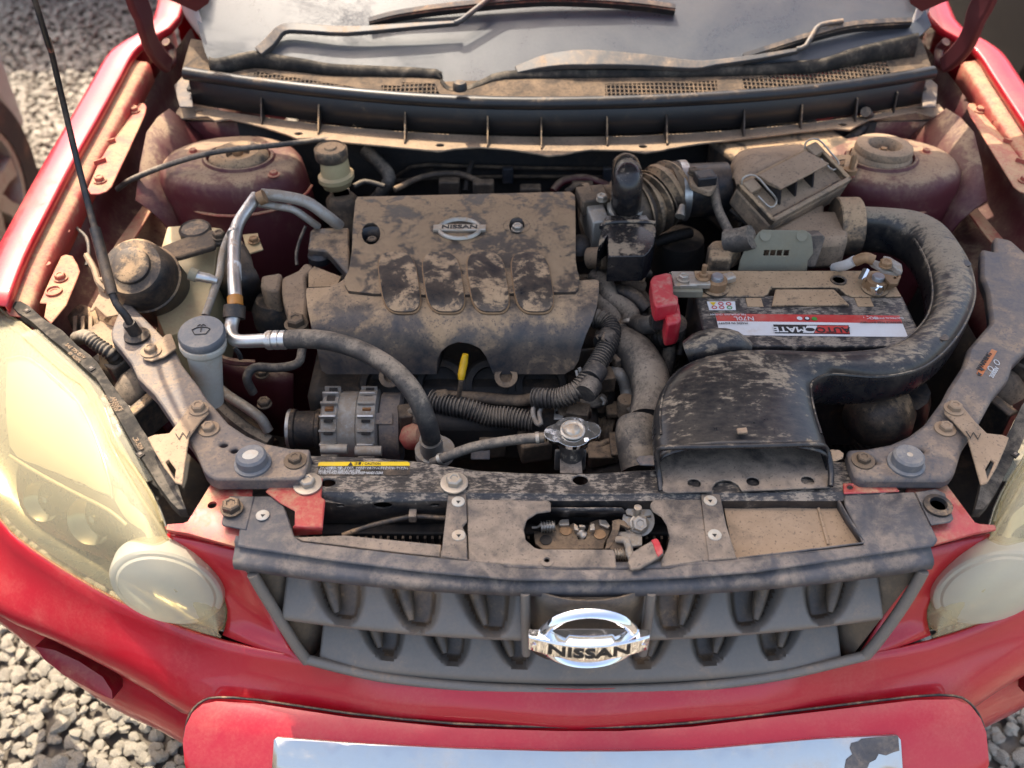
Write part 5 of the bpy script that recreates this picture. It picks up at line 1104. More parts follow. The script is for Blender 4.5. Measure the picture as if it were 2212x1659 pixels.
# lid: tilted tray, corners measured on the photo
A0, B0, C0, D0 = W(3, 440, 1150, 1.00), W(3, 945, 895, 1.015), W(3, 1112, 1140, .985), W(3, 640, 1402, .965)
ex = ((B0-A0)+(C0-D0))/2; ey = ((A0-D0)+(B0-C0))/2; cx = (A0+B0+C0+D0)/4
lx, ly_ = ex.length, ey.length; exn = ex.normalized(); n_ = exn.cross(ey).normalized(); eyn = n_.cross(exn)
def lp(u, v, off=0): return cx+exn*u+eyn*v+n_*off
lid = plate('cleaner_lid', [(-lx/2, -ly_/2), (lx/2, -ly_/2), (lx/2, ly_/2), (-lx/2, ly_/2)], lp, M['tan'], acl, th=.045, bev=.006)
for u0, u1, v0, v1 in ((-lx/2, lx/2, -ly_/2, -ly_/2+.008), (-lx/2, lx/2, ly_/2-.008, ly_/2), (-lx/2, -lx/2+.008, -ly_/2, ly_/2), (lx/2-.008, lx/2, -ly_/2, ly_/2)):
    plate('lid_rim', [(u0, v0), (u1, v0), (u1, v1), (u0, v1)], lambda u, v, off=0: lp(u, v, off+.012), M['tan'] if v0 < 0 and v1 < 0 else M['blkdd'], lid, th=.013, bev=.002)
# raised hood on the lid with open front
u0, u1, v0, v1 = -lx*.30, lx*.30, -ly_*.12, ly_*.42
bm = NB(); B_loft(bm, [[lp(u, v1, .004), lp(u, v1, .018), lp(u, v0, .036), lp(u, v0, .031), lp(u, v1-.01, .010)] for u in (u0, u1)]); mk('lid_hood', bm, M['tan'], lid, bev=.0015)
for u in (u0+.004, lerp(u0, u1, .36), lerp(u0, u1, .72)):
    bm = NB(); B_loft(bm, [[lp(u+d, v1, .003), lp(u+d, v1, .014), lp(u+d, v0+.003, .031), lp(u+d, v0-.01, .003)] for d in (-.002, .002)]); mk('hood_web', bm, M['blk'], lid)
plate('lid_groove', [(-lx*.42, -ly_*.36), (lx*.42, -ly_*.36), (lx*.42, -ly_*.34), (-lx*.42, -ly_*.34)], lambda u, v, off=0: lp(u, v, off+.0015), M['blkd'], lid, th=.001, bev=0)
for u, v in ((-lx*.40, ly_*.18), (lx*.42, ly_*.25)):
    tube('spring_clip', [lp(u-.015, v+.02, .006), lp(u-.012, v+.028, .022), lp(u+.006, v+.02, .026), lp(u+.012, v-.01, .02), lp(u+.02, v-.03, .008), lp(u, v-.036, .008), lp(u-.008, v-.01, .014)], .0018, M['steel'], lid, 6, 3)
    plate('clip_block', [(u-.014, v), (u+.010, v), (u+.010, v+.024), (u-.014, v+.024)], lambda a, b, off=0: lp(a, b, off+.016), M['tan'], lid, th=.014, bev=.002)
for k in range(3): tube('housing_rib', [W(3, 400+k*30, 1290+k*45, .93-k*.01), W(3, 560+k*12, 1430+k*10, .90-k*.01)], .005, M['blkd'], acl, 6, 1)
lathe('lid_stud', W(3, 1155, 1005, .99), [(.011, -.02), (.011, -.012), (.005, -.011), (.005, .012), (.003, .016), (0, .016)], M['rust'], acl); zplate('lid_ear', 3, [(1040, 960), (1130, 950), (1190, 990), (1180, 1030), (1100, 1080), (1050, 1020)], .975, M['blkdd'], acl, [[(1075, 985), (1110, 980), (1100, 1030), (1075, 1020)]])
zplate('cleaner_neck', 3, [(640, 1410), (990, 1220), (980, 1290), (1140, 1290), (1130, 1480), (880, 1500), (640, 1440)], .955, M['tan'], acl, th=.06, bev=.012)
lathe('neck_collar', (cens[-1]+V((-.005, 0, 0))), [(.048, -.02), (.050, -.018), (.050, .018), (.048, .02)], M['blkdd'], acl, (1, 0, 0), 28, 1.0, .95)
# relay plate behind the battery
rp = empty('relay_bracket', W(6, 880, 250, .95)); rp.parent = car; rp.matrix_parent_inverse = Matrix()
RYs = Sheet([(.415, .92), (.425, .955), (.440, 1.0), (.450, 1.03), (.46, 1.06)], 0, 0, 3)
dm = RYs.invs(6, [(668, 358), (680, 300), (700, 250), (735, 210), (780, 150), (800, 136), (1035, 140), (1062, 160), (1070, 200), (1075, 262), (1045, 300), (1040, 358)])
sl = [RYs.invs(6, [(x, 245), (x+28, 245), (x+22, 276), (x-6, 276)]) for x in (810, 845, 880, 918)]
plate('bracket_plate', dm, RYs.pos, M['zinc'], rp, sl, th=.003, grid=.02, bev=.001)
for x, y in ((815, 165), (1012, 166)):
    q_ = RYs.inv(6, x, y); lathe('press_mark', RYs.pos(*q_), [(.009, 0), (.009, .0015), (.006, .001), (0, .001)], M['zinc'], rp, (0, -.8, .5), 16)
plate('relay_box', RYs.invs(6, [(1040, 200), (1060, 175), (1140, 172), (1150, 190), (1095, 355), (1030, 357)]), RYs.pos, M['shroud'], rp, th=.03, off=-.01, bev=.003)
zplate('cable_plug', 10, [(1290, 980), (1340, 930), (1520, 920), (1640, 930), (1670, 990), (1560, 1050), (1550, 1130), (1300, 1130)], .955, M['blkdd'], rp, th=.04, bev=.006)
tube('plug_sleeve', [W(10, 1480, 950, .96), W(10, 1640, 930, .97), W(10, 1760, 900, .98)], .02, M['hose'], rp)
tube('sensor_harness', [W(10, 1340, 250, .985), W(10, 1360, 400, .975), W(10, 1390, 580, .965), W(10, 1440, 700, .96), W(10, 1500, 820, .955), W(10, 1540, 900, .95)], .0085, M['hose'], rp, 8)

# ------------------------------------------------------------------ battery, sitting in the bay
bat = tag(empty('battery', (.36, .305, .72)), 'black car battery with red and white label sitting among the intake ducts', 'battery')
BZ = .935
x0, x1 = .198, .523
box('battery_case', (.3605, .304, .82), (.322, .178, .20), M['blk'], bat, bev=.006)
plate('battery_lid', [(x0, .212), (x1, .212), (x1, .335), (x0, .335)], flat(BZ), M['core'], bat, th=.035, bev=.004)
plate('terminal_deck', [(x0, .328), (.303, .328), (.312, .335), (.320, .352), (.425, .352), (.433, .335), (.442, .328), (x1-.004, .328), (x1-.008, .396), (x0+.006, .396)], flat(BZ+.0035), M['blkdd'], bat, th=.02, bev=.002)
plate('carry_handle', [(.312, .305), (.325, .345), (.418, .345), (.432, .305)], flat(BZ+.0045), M['blkdd'], bat, th=.006, bev=.002)
for a, b in (((.275, .305), (.30, .327)), ((.445, .305), (.47, .327))): plate('handle_hinge', [(a[0], a[1]), (b[0], a[1]), (b[0], b[1]), (a[0], b[1])], flat(BZ+.0015), M['blkdd'], bat, th=.004, bev=.001)
def blab(name, pts, z, m_, par=bat, th=.0005): return zplate(name, 6, pts, z, m_, par, th=th, bev=0)
lab = blab('brand_label', [(545, 587), (1040, 593), (1540, 598), (1562, 655), (1586, 713), (1080, 708), (570, 702)], BZ+.0007, M['lblw'])
blab('label_stripe', [(545, 587), (1040, 593), (1540, 598), (1556, 640), (1050, 632), (555, 627)], BZ+.0011, M['lblr'], lab)
z_ = BZ+.0016
blab('logo_box', [(858, 646), (1265, 650), (1273, 698), (868, 692)], z_, M['ink'], lab)
blab('logo_red', [(1098, 652), (1262, 653), (1269, 694), (1080, 692)], z_+.0004, M['lblr'], lab); blab('logo_white', [(1040, 652), (1096, 653), (1076, 692), (1018, 691)], z_+.0004, M['inkw'], lab)
q_ = W(6, 1057, 673, z_+.001); plate('logo_emblem', oval((q_.x, q_.y), .007, .004, 16), flat(q_.z), M['ink'], lab, th=.0003, bev=0)
def bt(body, x, y, sz, m_, sx=1.0, bold=0): text(body, W(6, x, y, z_+.0008), (-1, 0, 0), (0, -1, 0), sz, m_, lab, depth=.0002, sx=sx, bold=bold)
bt('AUTO', 1180, 674, .017, M['ink'], 1.1, .0004); bt('MATE', 945, 672, .017, M['inkw'], 1.15, .0004)
bt('N70L', 700, 613, .013, M['inkw'], 1.05); bt('MADE IN EGYPT', 640, 638, .0062, M['ink']); bt('ISO', 1400, 611, .009, M['inkw']); bt('TEK STORUNG 12V70AH', 615, 592, .005, M['inkw']); bt('MAINTENANCE FREE BATTERY', 1470, 634, .0058, M['ink']); bt('ELECTRICAL SYSTEM', 1480, 612, .005, M['inkw'])
for x, y, m2, r in ((1000, 614, 'inkw', .0042), (1040, 615, 'ink', .0045), (1080, 616, 'inkg', .0042)):
    q_ = W(6, x, y, z_); plate('charge_dot', oval((q_.x, q_.y), r, r, 18), flat(q_.z+.0006), M[m2], lab, th=.0004, bev=0)
q_ = W(6, 1040, 615, z_); plate('charge_dot', oval((q_.x, q_.y), .003, .003, 14), flat(q_.z+.001), M['inkw'], lab, th=.0002, bev=0)
q_ = W(6, 1360, 609, z_)
for k in range(3):
    a = k*2.094+.5; plate('recycle_arrow', [(q_.x+.005*math.cos(a+d)*(1 if d != .5 else .6), q_.y+.004*math.sin(a+d)*(1 if d != .5 else .6)) for d in (0, .9, .5)], flat(q_.z+.0006), M['inkw'], lab, th=.0003, bev=0)
sl_ = blab('safety_label', [(500, 522), (652, 522), (656, 568), (512, 568)], BZ+.0012, M['lblw'])
for i, (x, y) in enumerate(((533, 533), (575, 533), (617, 534), (540, 553), (580, 553), (622, 554))):
    q_ = W(6, x, y, BZ+.002); m2 = ('lbly', 'inkr', 'inkr', 'inkr', 'inkr', 'inkg')[i]
    plate('safety_icon', oval((q_.x, q_.y), .0042, .0042, 14) if i else [(q_.x-.005, q_.y+.0035), (q_.x+.005, q_.y+.0035), (q_.x, q_.y-.005)], flat(q_.z), M[m2], sl_, [oval((q_.x, q_.y), .0028, .0028, 12)] if i else (), th=.0003, bev=0)
# posts and clamps
def post(cx, cy):
    lathe('terminal_base', (cx, cy, BZ+.003), [(.021, 0), (.021, .003), (.018, .004), (0, .004)], M['blkdd'], bat)
    lathe('terminal_post', (cx, cy, BZ+.004), [(.0100, 0), (.0095, .024), (.0085, .026), (0, .026)], M['lead'], bat)
    return lathe('terminal_clamp', (cx, cy, BZ+.010), [(.0105, -.004), (.016, -.003), (.0165, .012), (.0105, .013)], M['rust'], bat, n=20)
pl = W(6, 553, 410, BZ+.02); pr = W(6, 1420, 410, BZ+.02)
cl_ = post(pl.x, pl.y); box('clamp_jaw', (pl.x-.028, pl.y-.002, BZ+.018), (.034, .022, .010), M['steel'], bat, bev=.002); box('clamp_jaw', (pl.x+.02, pl.y+.012, BZ+.016), (.022, .016, .012), M['steel'], bat, rz=.4, bev=.003)
lathe('clamp_stud', W(6, 478, 395, BZ+.022), [(.012, 0), (.012, .003), (.007, .004), (.007, .009), (.004, .010), (.004, .024), (0, .025)], M['rust'], bat, n=16)
box('fuse_link', W(6, 375, 405, BZ+.018), (.036, .038, .006), M['steel'], bat, bev=.001); bolt(bat, W(6, 372, 400, BZ+.022), .007, mat=M['steel'], washer=1.6, name='nut')
box('fuse_block', W(6, 385, 460, BZ+.008), (.05, .024, .014), M['zinc'], bat, bev=.002)
for k in range(6): box('fuse_fin', W(6, 325, 375+k*15, BZ+.016), (.018, .002, .006), M['zinc'], bat, bev=0)
cr_ = post(pr.x, pr.y)
def straps(pts, z, w=.006, m_=M['rust']):
    p = [W(6, x, y, z) for x, y in pts]; bm = NB(); sec = []
    pp = cr(p, 4)
    for i, a in enumerate(pp):
        t = (pp[min(len(pp)-1, i+1)]-pp[max(0, i-1)]).normalized(); b = V((-t.y, t.x, 0)).normalized()
        sec.append([a+b*.0018+V((0, 0, w)), a-b*.0018+V((0, 0, w)), a-b*.0018-V((0, 0, w)), a+b*.0018-V((0, 0, w))])
    B_loft(bm, sec); return mk('clamp_strap', bm, m_, bat)
straps([(1345, 420), (1375, 400), (1420, 382), (1465, 388), (1480, 410), (1520, 388), (1535, 395), (1525, 420), (1475, 440)], BZ+.016); straps([(1350, 430), (1385, 440), (1440, 440), (1475, 430)], BZ+.012)
zplate('clamp_ear', 6, [(1440, 355), (1500, 365), (1540, 395), (1530, 425), (1490, 425), (1450, 385)], BZ+.028, M['rust'], bat, [[(1515+9*math.cos(t), 392+7*math.sin(t)) for t in [k*.8 for k in range(8)]]], th=.004)
lathe('clamp_bolt', W(6, 1405, 450, BZ+.012), [(.0085, -.01), (.0085, .012), (.006, .013), (.005, .004), (0, .004)], M['chrome'], bat, (.3, -.9, .3), 6); lathe('clamp_bolt', W(6, 1345, 385, BZ+.014), [(.006, -.012), (.006, .012), (0, .013)], M['chrome'], bat, (.5, .8, .3), 8)
tube('earth_cable', [W(6, 1190, 340, .93), W(6, 1250, 325, .965), W(6, 1300, 300, .985)], .008, M['inkw'], bat, 10); tube('earth_cable', [W(6, 1300, 305, .985), W(6, 1355, 285, .995), W(6, 1400, 300, .993)], .0085, M['rust'], bat, 10)
zplate('cable_lug', 6, [(1360, 280), (1450, 310), (1530, 350), (1550, 360), (1530, 370), (1460, 358), (1390, 320)], .985, M['alud'], bat, th=.006); zplate('cable_lug', 6, [(1450, 270), (1490, 278), (1555, 318), (1560, 355), (1530, 345), (1500, 320), (1460, 315)], 1.0, M['alud'], bat, th=.012, bev=.003); bolt(bat, W(6, 1462, 330, .995), .008, mat=M['rust'], washer=1.2, name='nut')
lathe('state_eye', W(6, 1210, 408, BZ+.004), [(.013, 0), (.013, .0015), (.010, .002), (.009, 0), (0, 0)], M['rub'], bat)
# red terminal cover
rc = [(195, 405), (205, 385), (290, 365), (312, 372), (320, 480), (345, 490), (345, 530), (225, 550), (212, 520)]
rcov = zplate('terminal_cover', 6, rc, .965, M['redp'], bat, th=.03, bev=.005, label='red plastic terminal cover')
zplate('cover_skirt', 6, [(270, 545), (350, 525), (362, 610), (352, 632), (285, 645), (276, 600)], .945, M['redp'], rcov, th=.045, bev=.004)
box('cover_clip', W(6, 245, 590, .93), (.02, .02, .05), M['rub'], bat)
ribbed('battery_lead', [W(6, 330, 640, .90), W(6, 320, 690, .87), W(6, 260, 715, .85), W(6, 190, 700, .83)], .016, M['rub'], bat, .006)
tube('battery_lead', [W(6, 215, 640, .89), W(6, 170, 650, .88), W(6, 120, 640, .86)], .015, M['hose'], bat)

# ------------------------------------------------------------------ engine
eng = tag(empty('engine', (-.17, .42, .42)), 'dust covered engine with black plastic cover between the strut towers', 'engine')
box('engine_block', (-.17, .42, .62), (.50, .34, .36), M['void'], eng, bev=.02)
CS = Sheet([(.64, .953), (.60, .957), (.50, .956), (.42, .954), (.36, .950), (.32, .946)], 0, 0, 4)
C2 = Sheet([(.40, .944), (.36, .943), (.32, .940), (.295, .934), (.277, .922), (.265, .905), (.257, .88), (.252, .855), (.250, .845)], 0, 0, 4)
up_ = [(470, 108), (800, 100), (1300, 88), (1780, 76), (1812, 98), (1815, 300), (1815, 500), (1825, 560), (1838, 600), (1832, 670), (1815, 694), (1700, 696), (1000, 715), (560, 705), (410, 688), (390, 650), (388, 610), (415, 560), (432, 450), (440, 280), (455, 130)]
holes = [[(CS.inv(5, 552+58*math.cos(t), 335+68*math.sin(t))) for t in [k*.45 for k in range(14)]], [(CS.inv(5, 1452+48*math.cos(t), 285+52*math.sin(t))) for t in [k*.45 for k in range(14)]]]
cov = plate('engine_cover', CS.invs(5, up_), CS.pos, M['cover'], eng, holes, th=.02, grid=.022, bev=.004, label='dust smeared black engine cover', ang=50)
for x, y in ((552, 340), (1452, 288)):
    X, t = CS.inv(5, x, y); c = CS.pos(X, t); lathe('bolt_well', c, [(.0225, .0005), (.019, -.004), (.017, -.02), (0, -.021)], M['blk'], cov, caps=False); bolt(cov, c+V((.001, -.002, -.016 if x < 1000 else -.006)), .0078, mat=M['steel'] if x > 1000 else M['grime'], washer=1.4)
lw_ = [(150, 700), (155, 672), (300, 665), (350, 640), (390, 612), (430, 640), (900, 690), (1500, 680), (1810, 650), (1835, 625), (1930, 618), (1958, 626), (1960, 680), (1945, 790), (1920, 870), (1880, 960), (1850, 1050), (1835, 1120), (1805, 1170), (1745, 1215), (1650, 1230), (1480, 1232), (1312, 1230), (1300, 1190), (1265, 1100), (1225, 1045), (1160, 1015), (1090, 1006), (1030, 1025), (985, 1065), (962, 1110), (958, 1208), (700, 1205), (560, 1218), (330, 1226), (280, 1215), (245, 1180), (225, 1080), (185, 920), (160, 800)]
low_ = plate('cover_front', C2.invs(5, lw_), C2.pos, M['cover2'], eng, th=.004, grid=.016, bev=.002, label='sloping front skirt of the engine cover', ang=60)
surf('cover_arch', [[C2.pos(*C2.inv(5, x, y), -.002) for x, y in ((958, 1208), (962, 1110), (985, 1065), (1030, 1025), (1090, 1006), (1160, 1015), (1225, 1045), (1265, 1100), (1300, 1190), (1312, 1230))], [C2.pos(*C2.inv(5, x, y), -.002)+V((0, .06, -.012)) for x, y in ((985, 1208), (990, 1120), (1010, 1080), (1045, 1045), (1090, 1030), (1150, 1036), (1205, 1062), (1240, 1110), (1275, 1190), (1285, 1230))]], M['blk'], low_, .002, 2, 1)
# four raised oval pads
for i, (cxp, a) in enumerate(((728, 0), (1000, 0), (1275, 0), (1548, 0))):
    op = []
    x = cxp
    ol = [(x+q[0]-.5+.15*q[1], 640+q[1]) for q in oval((0, 0), 116, 182, 44, 0, .58)]
    E_ = Sheet([(.52, .9555), (.46, .9555), (.42, .955), (.36, .951), (.32, .947), (.295, .9375), (.277, .926), (.262, .91)], 0, 0, 4)
    mid = (sum(p[0] for p in ol)/len(ol), sum(p[1] for p in ol)/len(ol))
    d0 = E_.invs(5, ol); cen = E_.inv(5, *mid)
    g0 = plate('pad_groove', [(cen[0]+(p[0]-cen[0])*1.06, cen[1]+(p[1]-cen[1])*1.05) for p in d0], E_.pos, M['rust'], cov, th=.012, off=.0002, grid=.02, bev=.001)
    plate('cover_pad', d0, E_.pos, M['pad'], cov, th=.01, off=.0035, grid=.012, bev=.004, ang=60)
# badge on the cover
X, t = CS.inv(5, 1099, 314); b0 = CS.pos(X, t, .0015); t1 = CS.pos(X, t-.01, .0015)
bg = badge(cov, b0, (1, .0, 0), t1-b0, .60, M['steel'], .0, False)
# mount at the cover's end
zplate('cover_wing', 5, [(175, 320), (195, 300), (418, 295), (420, 420), (425, 600), (385, 560), (280, 440), (160, 430)], .93, M['cover2'], eng, th=.02, bev=.004)
em = zplate('engine_mount', 5, [(0, 605), (60, 580), (100, 560), (140, 512), (175, 518), (210, 545), (150, 600), (160, 700), (155, 850), (140, 920), (60, 920), (40, 830), (10, 760), (0, 690)], .905, M['tan'], eng, th=.03, bev=.006, label='dusty cast engine mount bracket')
bolt(em, W(5, 92, 900, .908), .0125, mat=M['grime'], washer=1.5)
zplate('mount_arm', 13, [(1060, 1080), (1300, 1040), (1340, 1050), (1290, 1270), (1130, 1270), (1050, 1190)], .90, M['tan'], eng, th=.05, bev=.006); lathe('mount_rubber', W(13, 1250, 1500, .84), [(.04, -.03), (.04, .0), (.03, .02), (0, .02)], M['rub'], eng)
lathe('oil_filler', W(5, 240, 500, .90), [(.02, 0), (.02, .012), (.014, .018), (0, .018)], M['blk'], eng); zplate('coil_cover', 5, [(165, 570), (200, 535), (370, 600), (340, 660), (165, 665)], .915, M['blkdd'], eng, th=.03)
bmk = surf('mount_cover', [[W(13, x, y, z) for x, y, z in r] for r in (((780, 600, .93), (900, 780, .92), (960, 960, .91)), ((620, 800, .93), (830, 1010, .915), (1050, 1150, .89)), ((560, 1100, .90), (800, 1250, .89), (1100, 1300, .85)), ((480, 1420, .82), (800, 1500, .80), (1150, 1600, .76)))], M['blkd'], car, .004, 3, 3)
# things below the cover
for x in (640, 985, 1290, 1600):
    lathe('intake_runner', W(5, x, 1270, .80), [(.045, -.05), (.045, 0), (.040, .008), (.030, .010), (.028, -.01), (0, -.012)], M['void'], eng, (0, -.75, .65), 28)
for x in (672, 1385): lathe('manifold_nut', W(5, x, 1222, .842), [(.018, 0), (.018, .004), (.010, .005), (.009, 0), (0, 0)], M['grime'], eng, (0, -.5, .85), 20)
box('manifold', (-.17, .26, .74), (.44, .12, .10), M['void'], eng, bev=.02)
ds = empty('dipstick', W(11, 1790, 300, .8)); ds.parent = eng; ds.matrix_parent_inverse = parent_inv(eng)
bm = NB(); pA = [W(11, x, y, z) for x, y, z in ((1845, 5, .872), (1860, -20, .878), (1830, 0, .875), (1800, 60, .868), (1775, 160, .858), (1780, 225, .85), (1815, 240, .848), (1830, 150, .858))]
tube('dipstick_handle', [W(11, 1848, -45, .884), W(11, 1826, 70, .868), W(11, 1808, 160, .858), W(11, 1800, 230, .850)], [.0045, .0062, .006, .006, .0045], M['yellow'], ds, 12, 4, label='yellow dipstick handle')
tube('dipstick_stem', [W(11, 1800, 235, .85), W(11, 1785, 350, .83), W(11, 1768, 480, .80)], .0038, M['grime'], ds, 8, 2); lathe('dipstick_seat', W(11, 1768, 500, .795), [(.010, -.012), (.0125, -.006), (.0125, .004), (.006, .006), (0, .006)], M['orange'], ds, (0, -.2, 1))
tube('dipstick_tube', [W(11, 1770, 510, .79), W(11, 1785, 700, .74), W(11, 1800, 900, .66)], .0075, M['rub'], ds, 8, 2)
# alternator
al = empty('alternator', W(11, 700, 800, .76)); al.parent = eng; al.matrix_parent_inverse = parent_inv(eng); al['label'] = 'dusty finned alternator with pulley'
ac0, ac1 = W(11, 310, 800, .755), W(11, 1180, 830, .755); dirx = V((1, 0, 0)); Lx = ac1.x-ac0.x; AC = V((ac0.x, (ac0.y+ac1.y)/2+.015, .755))
def ring(name, f0, f1, r, m_, n=36): return lathe(name, AC+V((Lx*f0, 0, 0)), [(r*.86, 0), (r, .004), (r, Lx*(f1-f0)-.004), (r*.86, Lx*(f1-f0))], m_, al, dirx, n)
ring('stator', .20, .48, .058, M['alud'], 60); ring('end_housing', .02, .26, .060, M['alud']); ring('end_housing', .44, .72, .062, M['alud']); ring('rear_cover', .71, 1.0, .056, M['beam'])
for f0, n in ((.05, 18), (.50, 18)):
    for k in range(n):
        a = 2*math.pi*k/n; 
        if math.sin(a) < -.5: continue
        c = AC+V((Lx*(f0+.08), -.0605*math.cos(a)*1.0, .0605*math.sin(a))); box('cooling_fin', c, (Lx*.20, .0042, .014), M['alu'] if k % 2 else M['alud'], al, rx=math.pi/2-a+math.pi, bev=.001)
        c2 = AC+V((Lx*(f0+.09), -.0595*math.cos(a+.26), .0595*math.sin(a+.26))); box('winding_gap', c2, (Lx*.10, .013, .004), M['copper'] if k % 3 == 0 else M['void'], al, rx=math.pi/2+a+.26, bev=0)
lathe('pulley', AC+V((-.055, 0, -.005)), [(.030, 0), (.033, .003), (.033, .010), (.030, .012), (.030, .042), (.033, .044), (.033, .050), (.030, .053)], M['rub'], al, dirx, 32); lathe('pulley_rim', AC+V((-.058, 0, -.005)), [(.020, 0), (.033, .001), (.033, .006)], M['alu'], al, dirx, 32)
for x, y in ((430, 980), (800, 1000)): lathe('through_bolt', W(11, x, y, .79), [(.008, -.02), (.008, .02), (0, .021)], M['alud'], al, (1, 0, 0), 16)
box('alternator_label', AC+V((Lx*.80, -.030, .049)), (.026, .018, .0015), M['beam'], al, rx=.55, bev=0); lathe('terminal_boot', W(11, 1270, 850, .79), [(.006, -.02), (.019, -.008), (.021, .004), (.015, .018), (0, .022)], M['redflange'], al, (1, -.3, .5))
box('connector', W(11, 1230, 640, .80), (.03, .03, .035), M['grime'], al, rz=.2); tube('connector_lead', [W(11, 1260, 600, .81), W(11, 1320, 560, .82), W(11, 1330, 700, .80), W(11, 1300, 800, .77)], .009, M['hose'], al, 8)
box('alternator_stay', W(11, 850, 430, .78), (.17, .03, .012), M['grime'], al, bev=.004); box('alternator_stay', W(11, 560, 420, .775), (.02, .05, .014), M['alud'], al, rz=-.6)
# harness tubes
hn = [((11, 1470, 450, .80), (11, 1650, 500, .80), (11, 1850, 540, .80), (11, 2100, 620, .79), (5, 1400, 1470, .79), (5, 1560, 1500, .79)), ((5, 1560, 1350, .82), (5, 1620, 1352, .825), (5, 1720, 1350, .83), (5, 1830, 1300, .845), (5, 1900, 1220, .855), (5, 1960, 1120, .86), (5, 2010, 1030, .865), (5, 2035, 960, .868), (5, 2020, 900, .87), (5, 1970, 865, .872), (5, 1920, 860, .87))]
ribbed('harness_tube', [W(*p) for p in hn[0]], .0155, M['hose'], eng, .0055); ribbed('harness_tube', [W(*p) for p in hn[1]], .0145, M['hose'], eng, .0055)
for f, x, y, z in ((12, 345, 575, .87), (12, 210, 970, .855), (12, 255, 850, .86)): lathe('tape_wrap', W(f, x, y, z), [(.0165, -.012), (.018, -.004), (.017, .006), (.0165, .012)], M['hose'], eng, (.45, .75, .1), 14)
ribbed('lower_hose', [W(12, 20, 1330, .72), W(12, 150, 1330, .72), W(12, 300, 1310, .72), W(12, 410, 1330, .72)], .03, M['grime'], eng, .010, .06)
# big radiator hose
ho = empty('radiator_hose', W(12, 700, 900, .83)); ho.parent = car; ho.matrix_parent_inverse = Matrix()
tube('hose', [W(12, 330, 590, .83), W(12, 460, 610, .84), W(12, 590, 690, .845), W(12, 680, 830, .845), W(12, 715, 960, .84), W(12, 715, 1080, .835), W(12, 690, 1240, .83)], .031, M['hose'], ho, 18, 4)
tube('hose', [W(12, 600, 1250, .865), W(12, 605, 1350, .86), W(12, 620, 1500, .85), W(12, 640, 1640, .84)], [.030, .033, .031, .030], M['hose'], ho, 18, 3); tube('hose_clamp', [W(12, 560, 1600, .85), W(12, 640, 1570, .855), W(12, 720, 1590, .85)], .006, M['steel'], ho, 8)
tube('heater_hose', [W(12, 250, 60, .88), W(12, 340, 130, .88), W(12, 380, 250, .87), W(12, 470, 300, .865), W(12, 545, 370, .86), W(12, 540, 470, .85)], .016, M['hose'], eng, 12); tube('heater_hose', [W(12, 270, 230, .86), W(12, 340, 320, .86), W(12, 400, 400, .85), W(12, 420, 520, .84)], .018, M['hose'], eng, 12)
tube('vacuum_hose', [W(12, 410, 180, .87), W(12, 500, 190, .875), W(12, 590, 240, .87), W(12, 680, 330, .86)], .013, M['rub'], eng, 10); tube('vacuum_hose', [W(12, 440, 100, .87), W(12, 540, 130, .86), W(12, 640, 170, .85)], .015, M['grime'], eng, 10)
ribbed('harness_tube', [W(12, 760, 600, .80), W(12, 820, 700, .79), W(12, 850, 800, .77), W(12, 870, 900, .75)], .02, M['hose'], eng, .007)
tube('bypass_pipe', [W(12, 400, 840, .82), W(12, 450, 850, .825), W(12, 490, 900, .815), W(12, 510, 970, .80), W(12, 520, 1040, .79)], .011, M['alud'], eng, 10); lathe('coolant_plug', W(12, 508, 1065, .80), [(.013, -.03), (.014, 0), (.013, .003), (0, .003)], M['tan'], eng)
box('plug_bracket', W(12, 470, 1140, .77), (.05, .03, .012), M['grime'], eng); lathe('sensor', W(12, 315, 960, .80), [(.014, -.04), (.014, .0), (.018, .002), (.018, .022), (.011, .03), (0, .03)], M['grime'], eng, (.15, .3, 1), 12)
box('gearbox', (.16, .25, .55), (.26, .34, .26), M['void'], eng, bev=.03); zplate('lifting_eye', 12, [(60, 1150), (75, 1130), (180, 1150), (200, 1180), (190, 1215), (60, 1200)], .80, M['grime'], eng)
for x, y in ((300, 1480), (120, 1120), (470, 700), (850, 150), (620, 470), (560, 1380)): box('bracket', W(12, x, y, .70), (.05, .04, .03), M['grime'], eng, rz=.3)
for x0_, y0_, x1_, y1_ in ((11, 650, 2100, 900), (2000, 660, 2120, 900), (1600, 1000, 1900, 880)): pass
tube('lead', [W(11, 1990, 660, .78), W(11, 2060, 800, .76), W(11, 2120, 900, .73)], .006, M['alud'], eng, 8); tube('lead', [W(11, 2060, 700, .78), W(11, 2150, 740, .77), W(11, 2212, 750, .76)], .004, M['hose'], eng, 8)
zplate('hanger_tab', 5, [(1680, 1480), (1685, 1410), (1710, 1395), (1735, 1410), (1740, 1480)], .80, M['alud'], eng, [[(1705+16*math.cos(t), 1435+14*math.sin(t)) for t in [k*.8 for k in range(8)]]], th=.003)
# throttle body and intake elbow
tb = empty('throttle_body', W(10, 100, 650, .9)); tb.parent = eng; tb.matrix_parent_inverse = parent_inv(eng)
lathe('throttle_housing', W(10, -60, 640, .92), [(.05, 0), (.052, .01), (.046, .014), (.046, .05), (.052, .054), (.052, .066), (.046, .07)], M['grime'], tb, (1, .15, 0), 28); box('throttle_cam', W(10, 40, 500, .955), (.05, .05, .03), M['grime'], tb, rz=.2)
bolt(tb, W(10, 140, 500, .975), .008, mat=M['steel'], washer=1.2); lathe('idle_motor', W(10, -100, 1010, .90), [(.02, -.02), (.02, .01), (.012, .014), (0, .014)], M['blk'], tb, (0, -.6, .8)); box('throttle_flange', W(10, 60, 720, .93), (.03, .10, .06), M['alud'], tb, rz=.15)
tr_ = empty('intake_trunk', W(10, 600, 500, .93)); tr_.parent = eng; tr_.matrix_parent_inverse = parent_inv(eng)
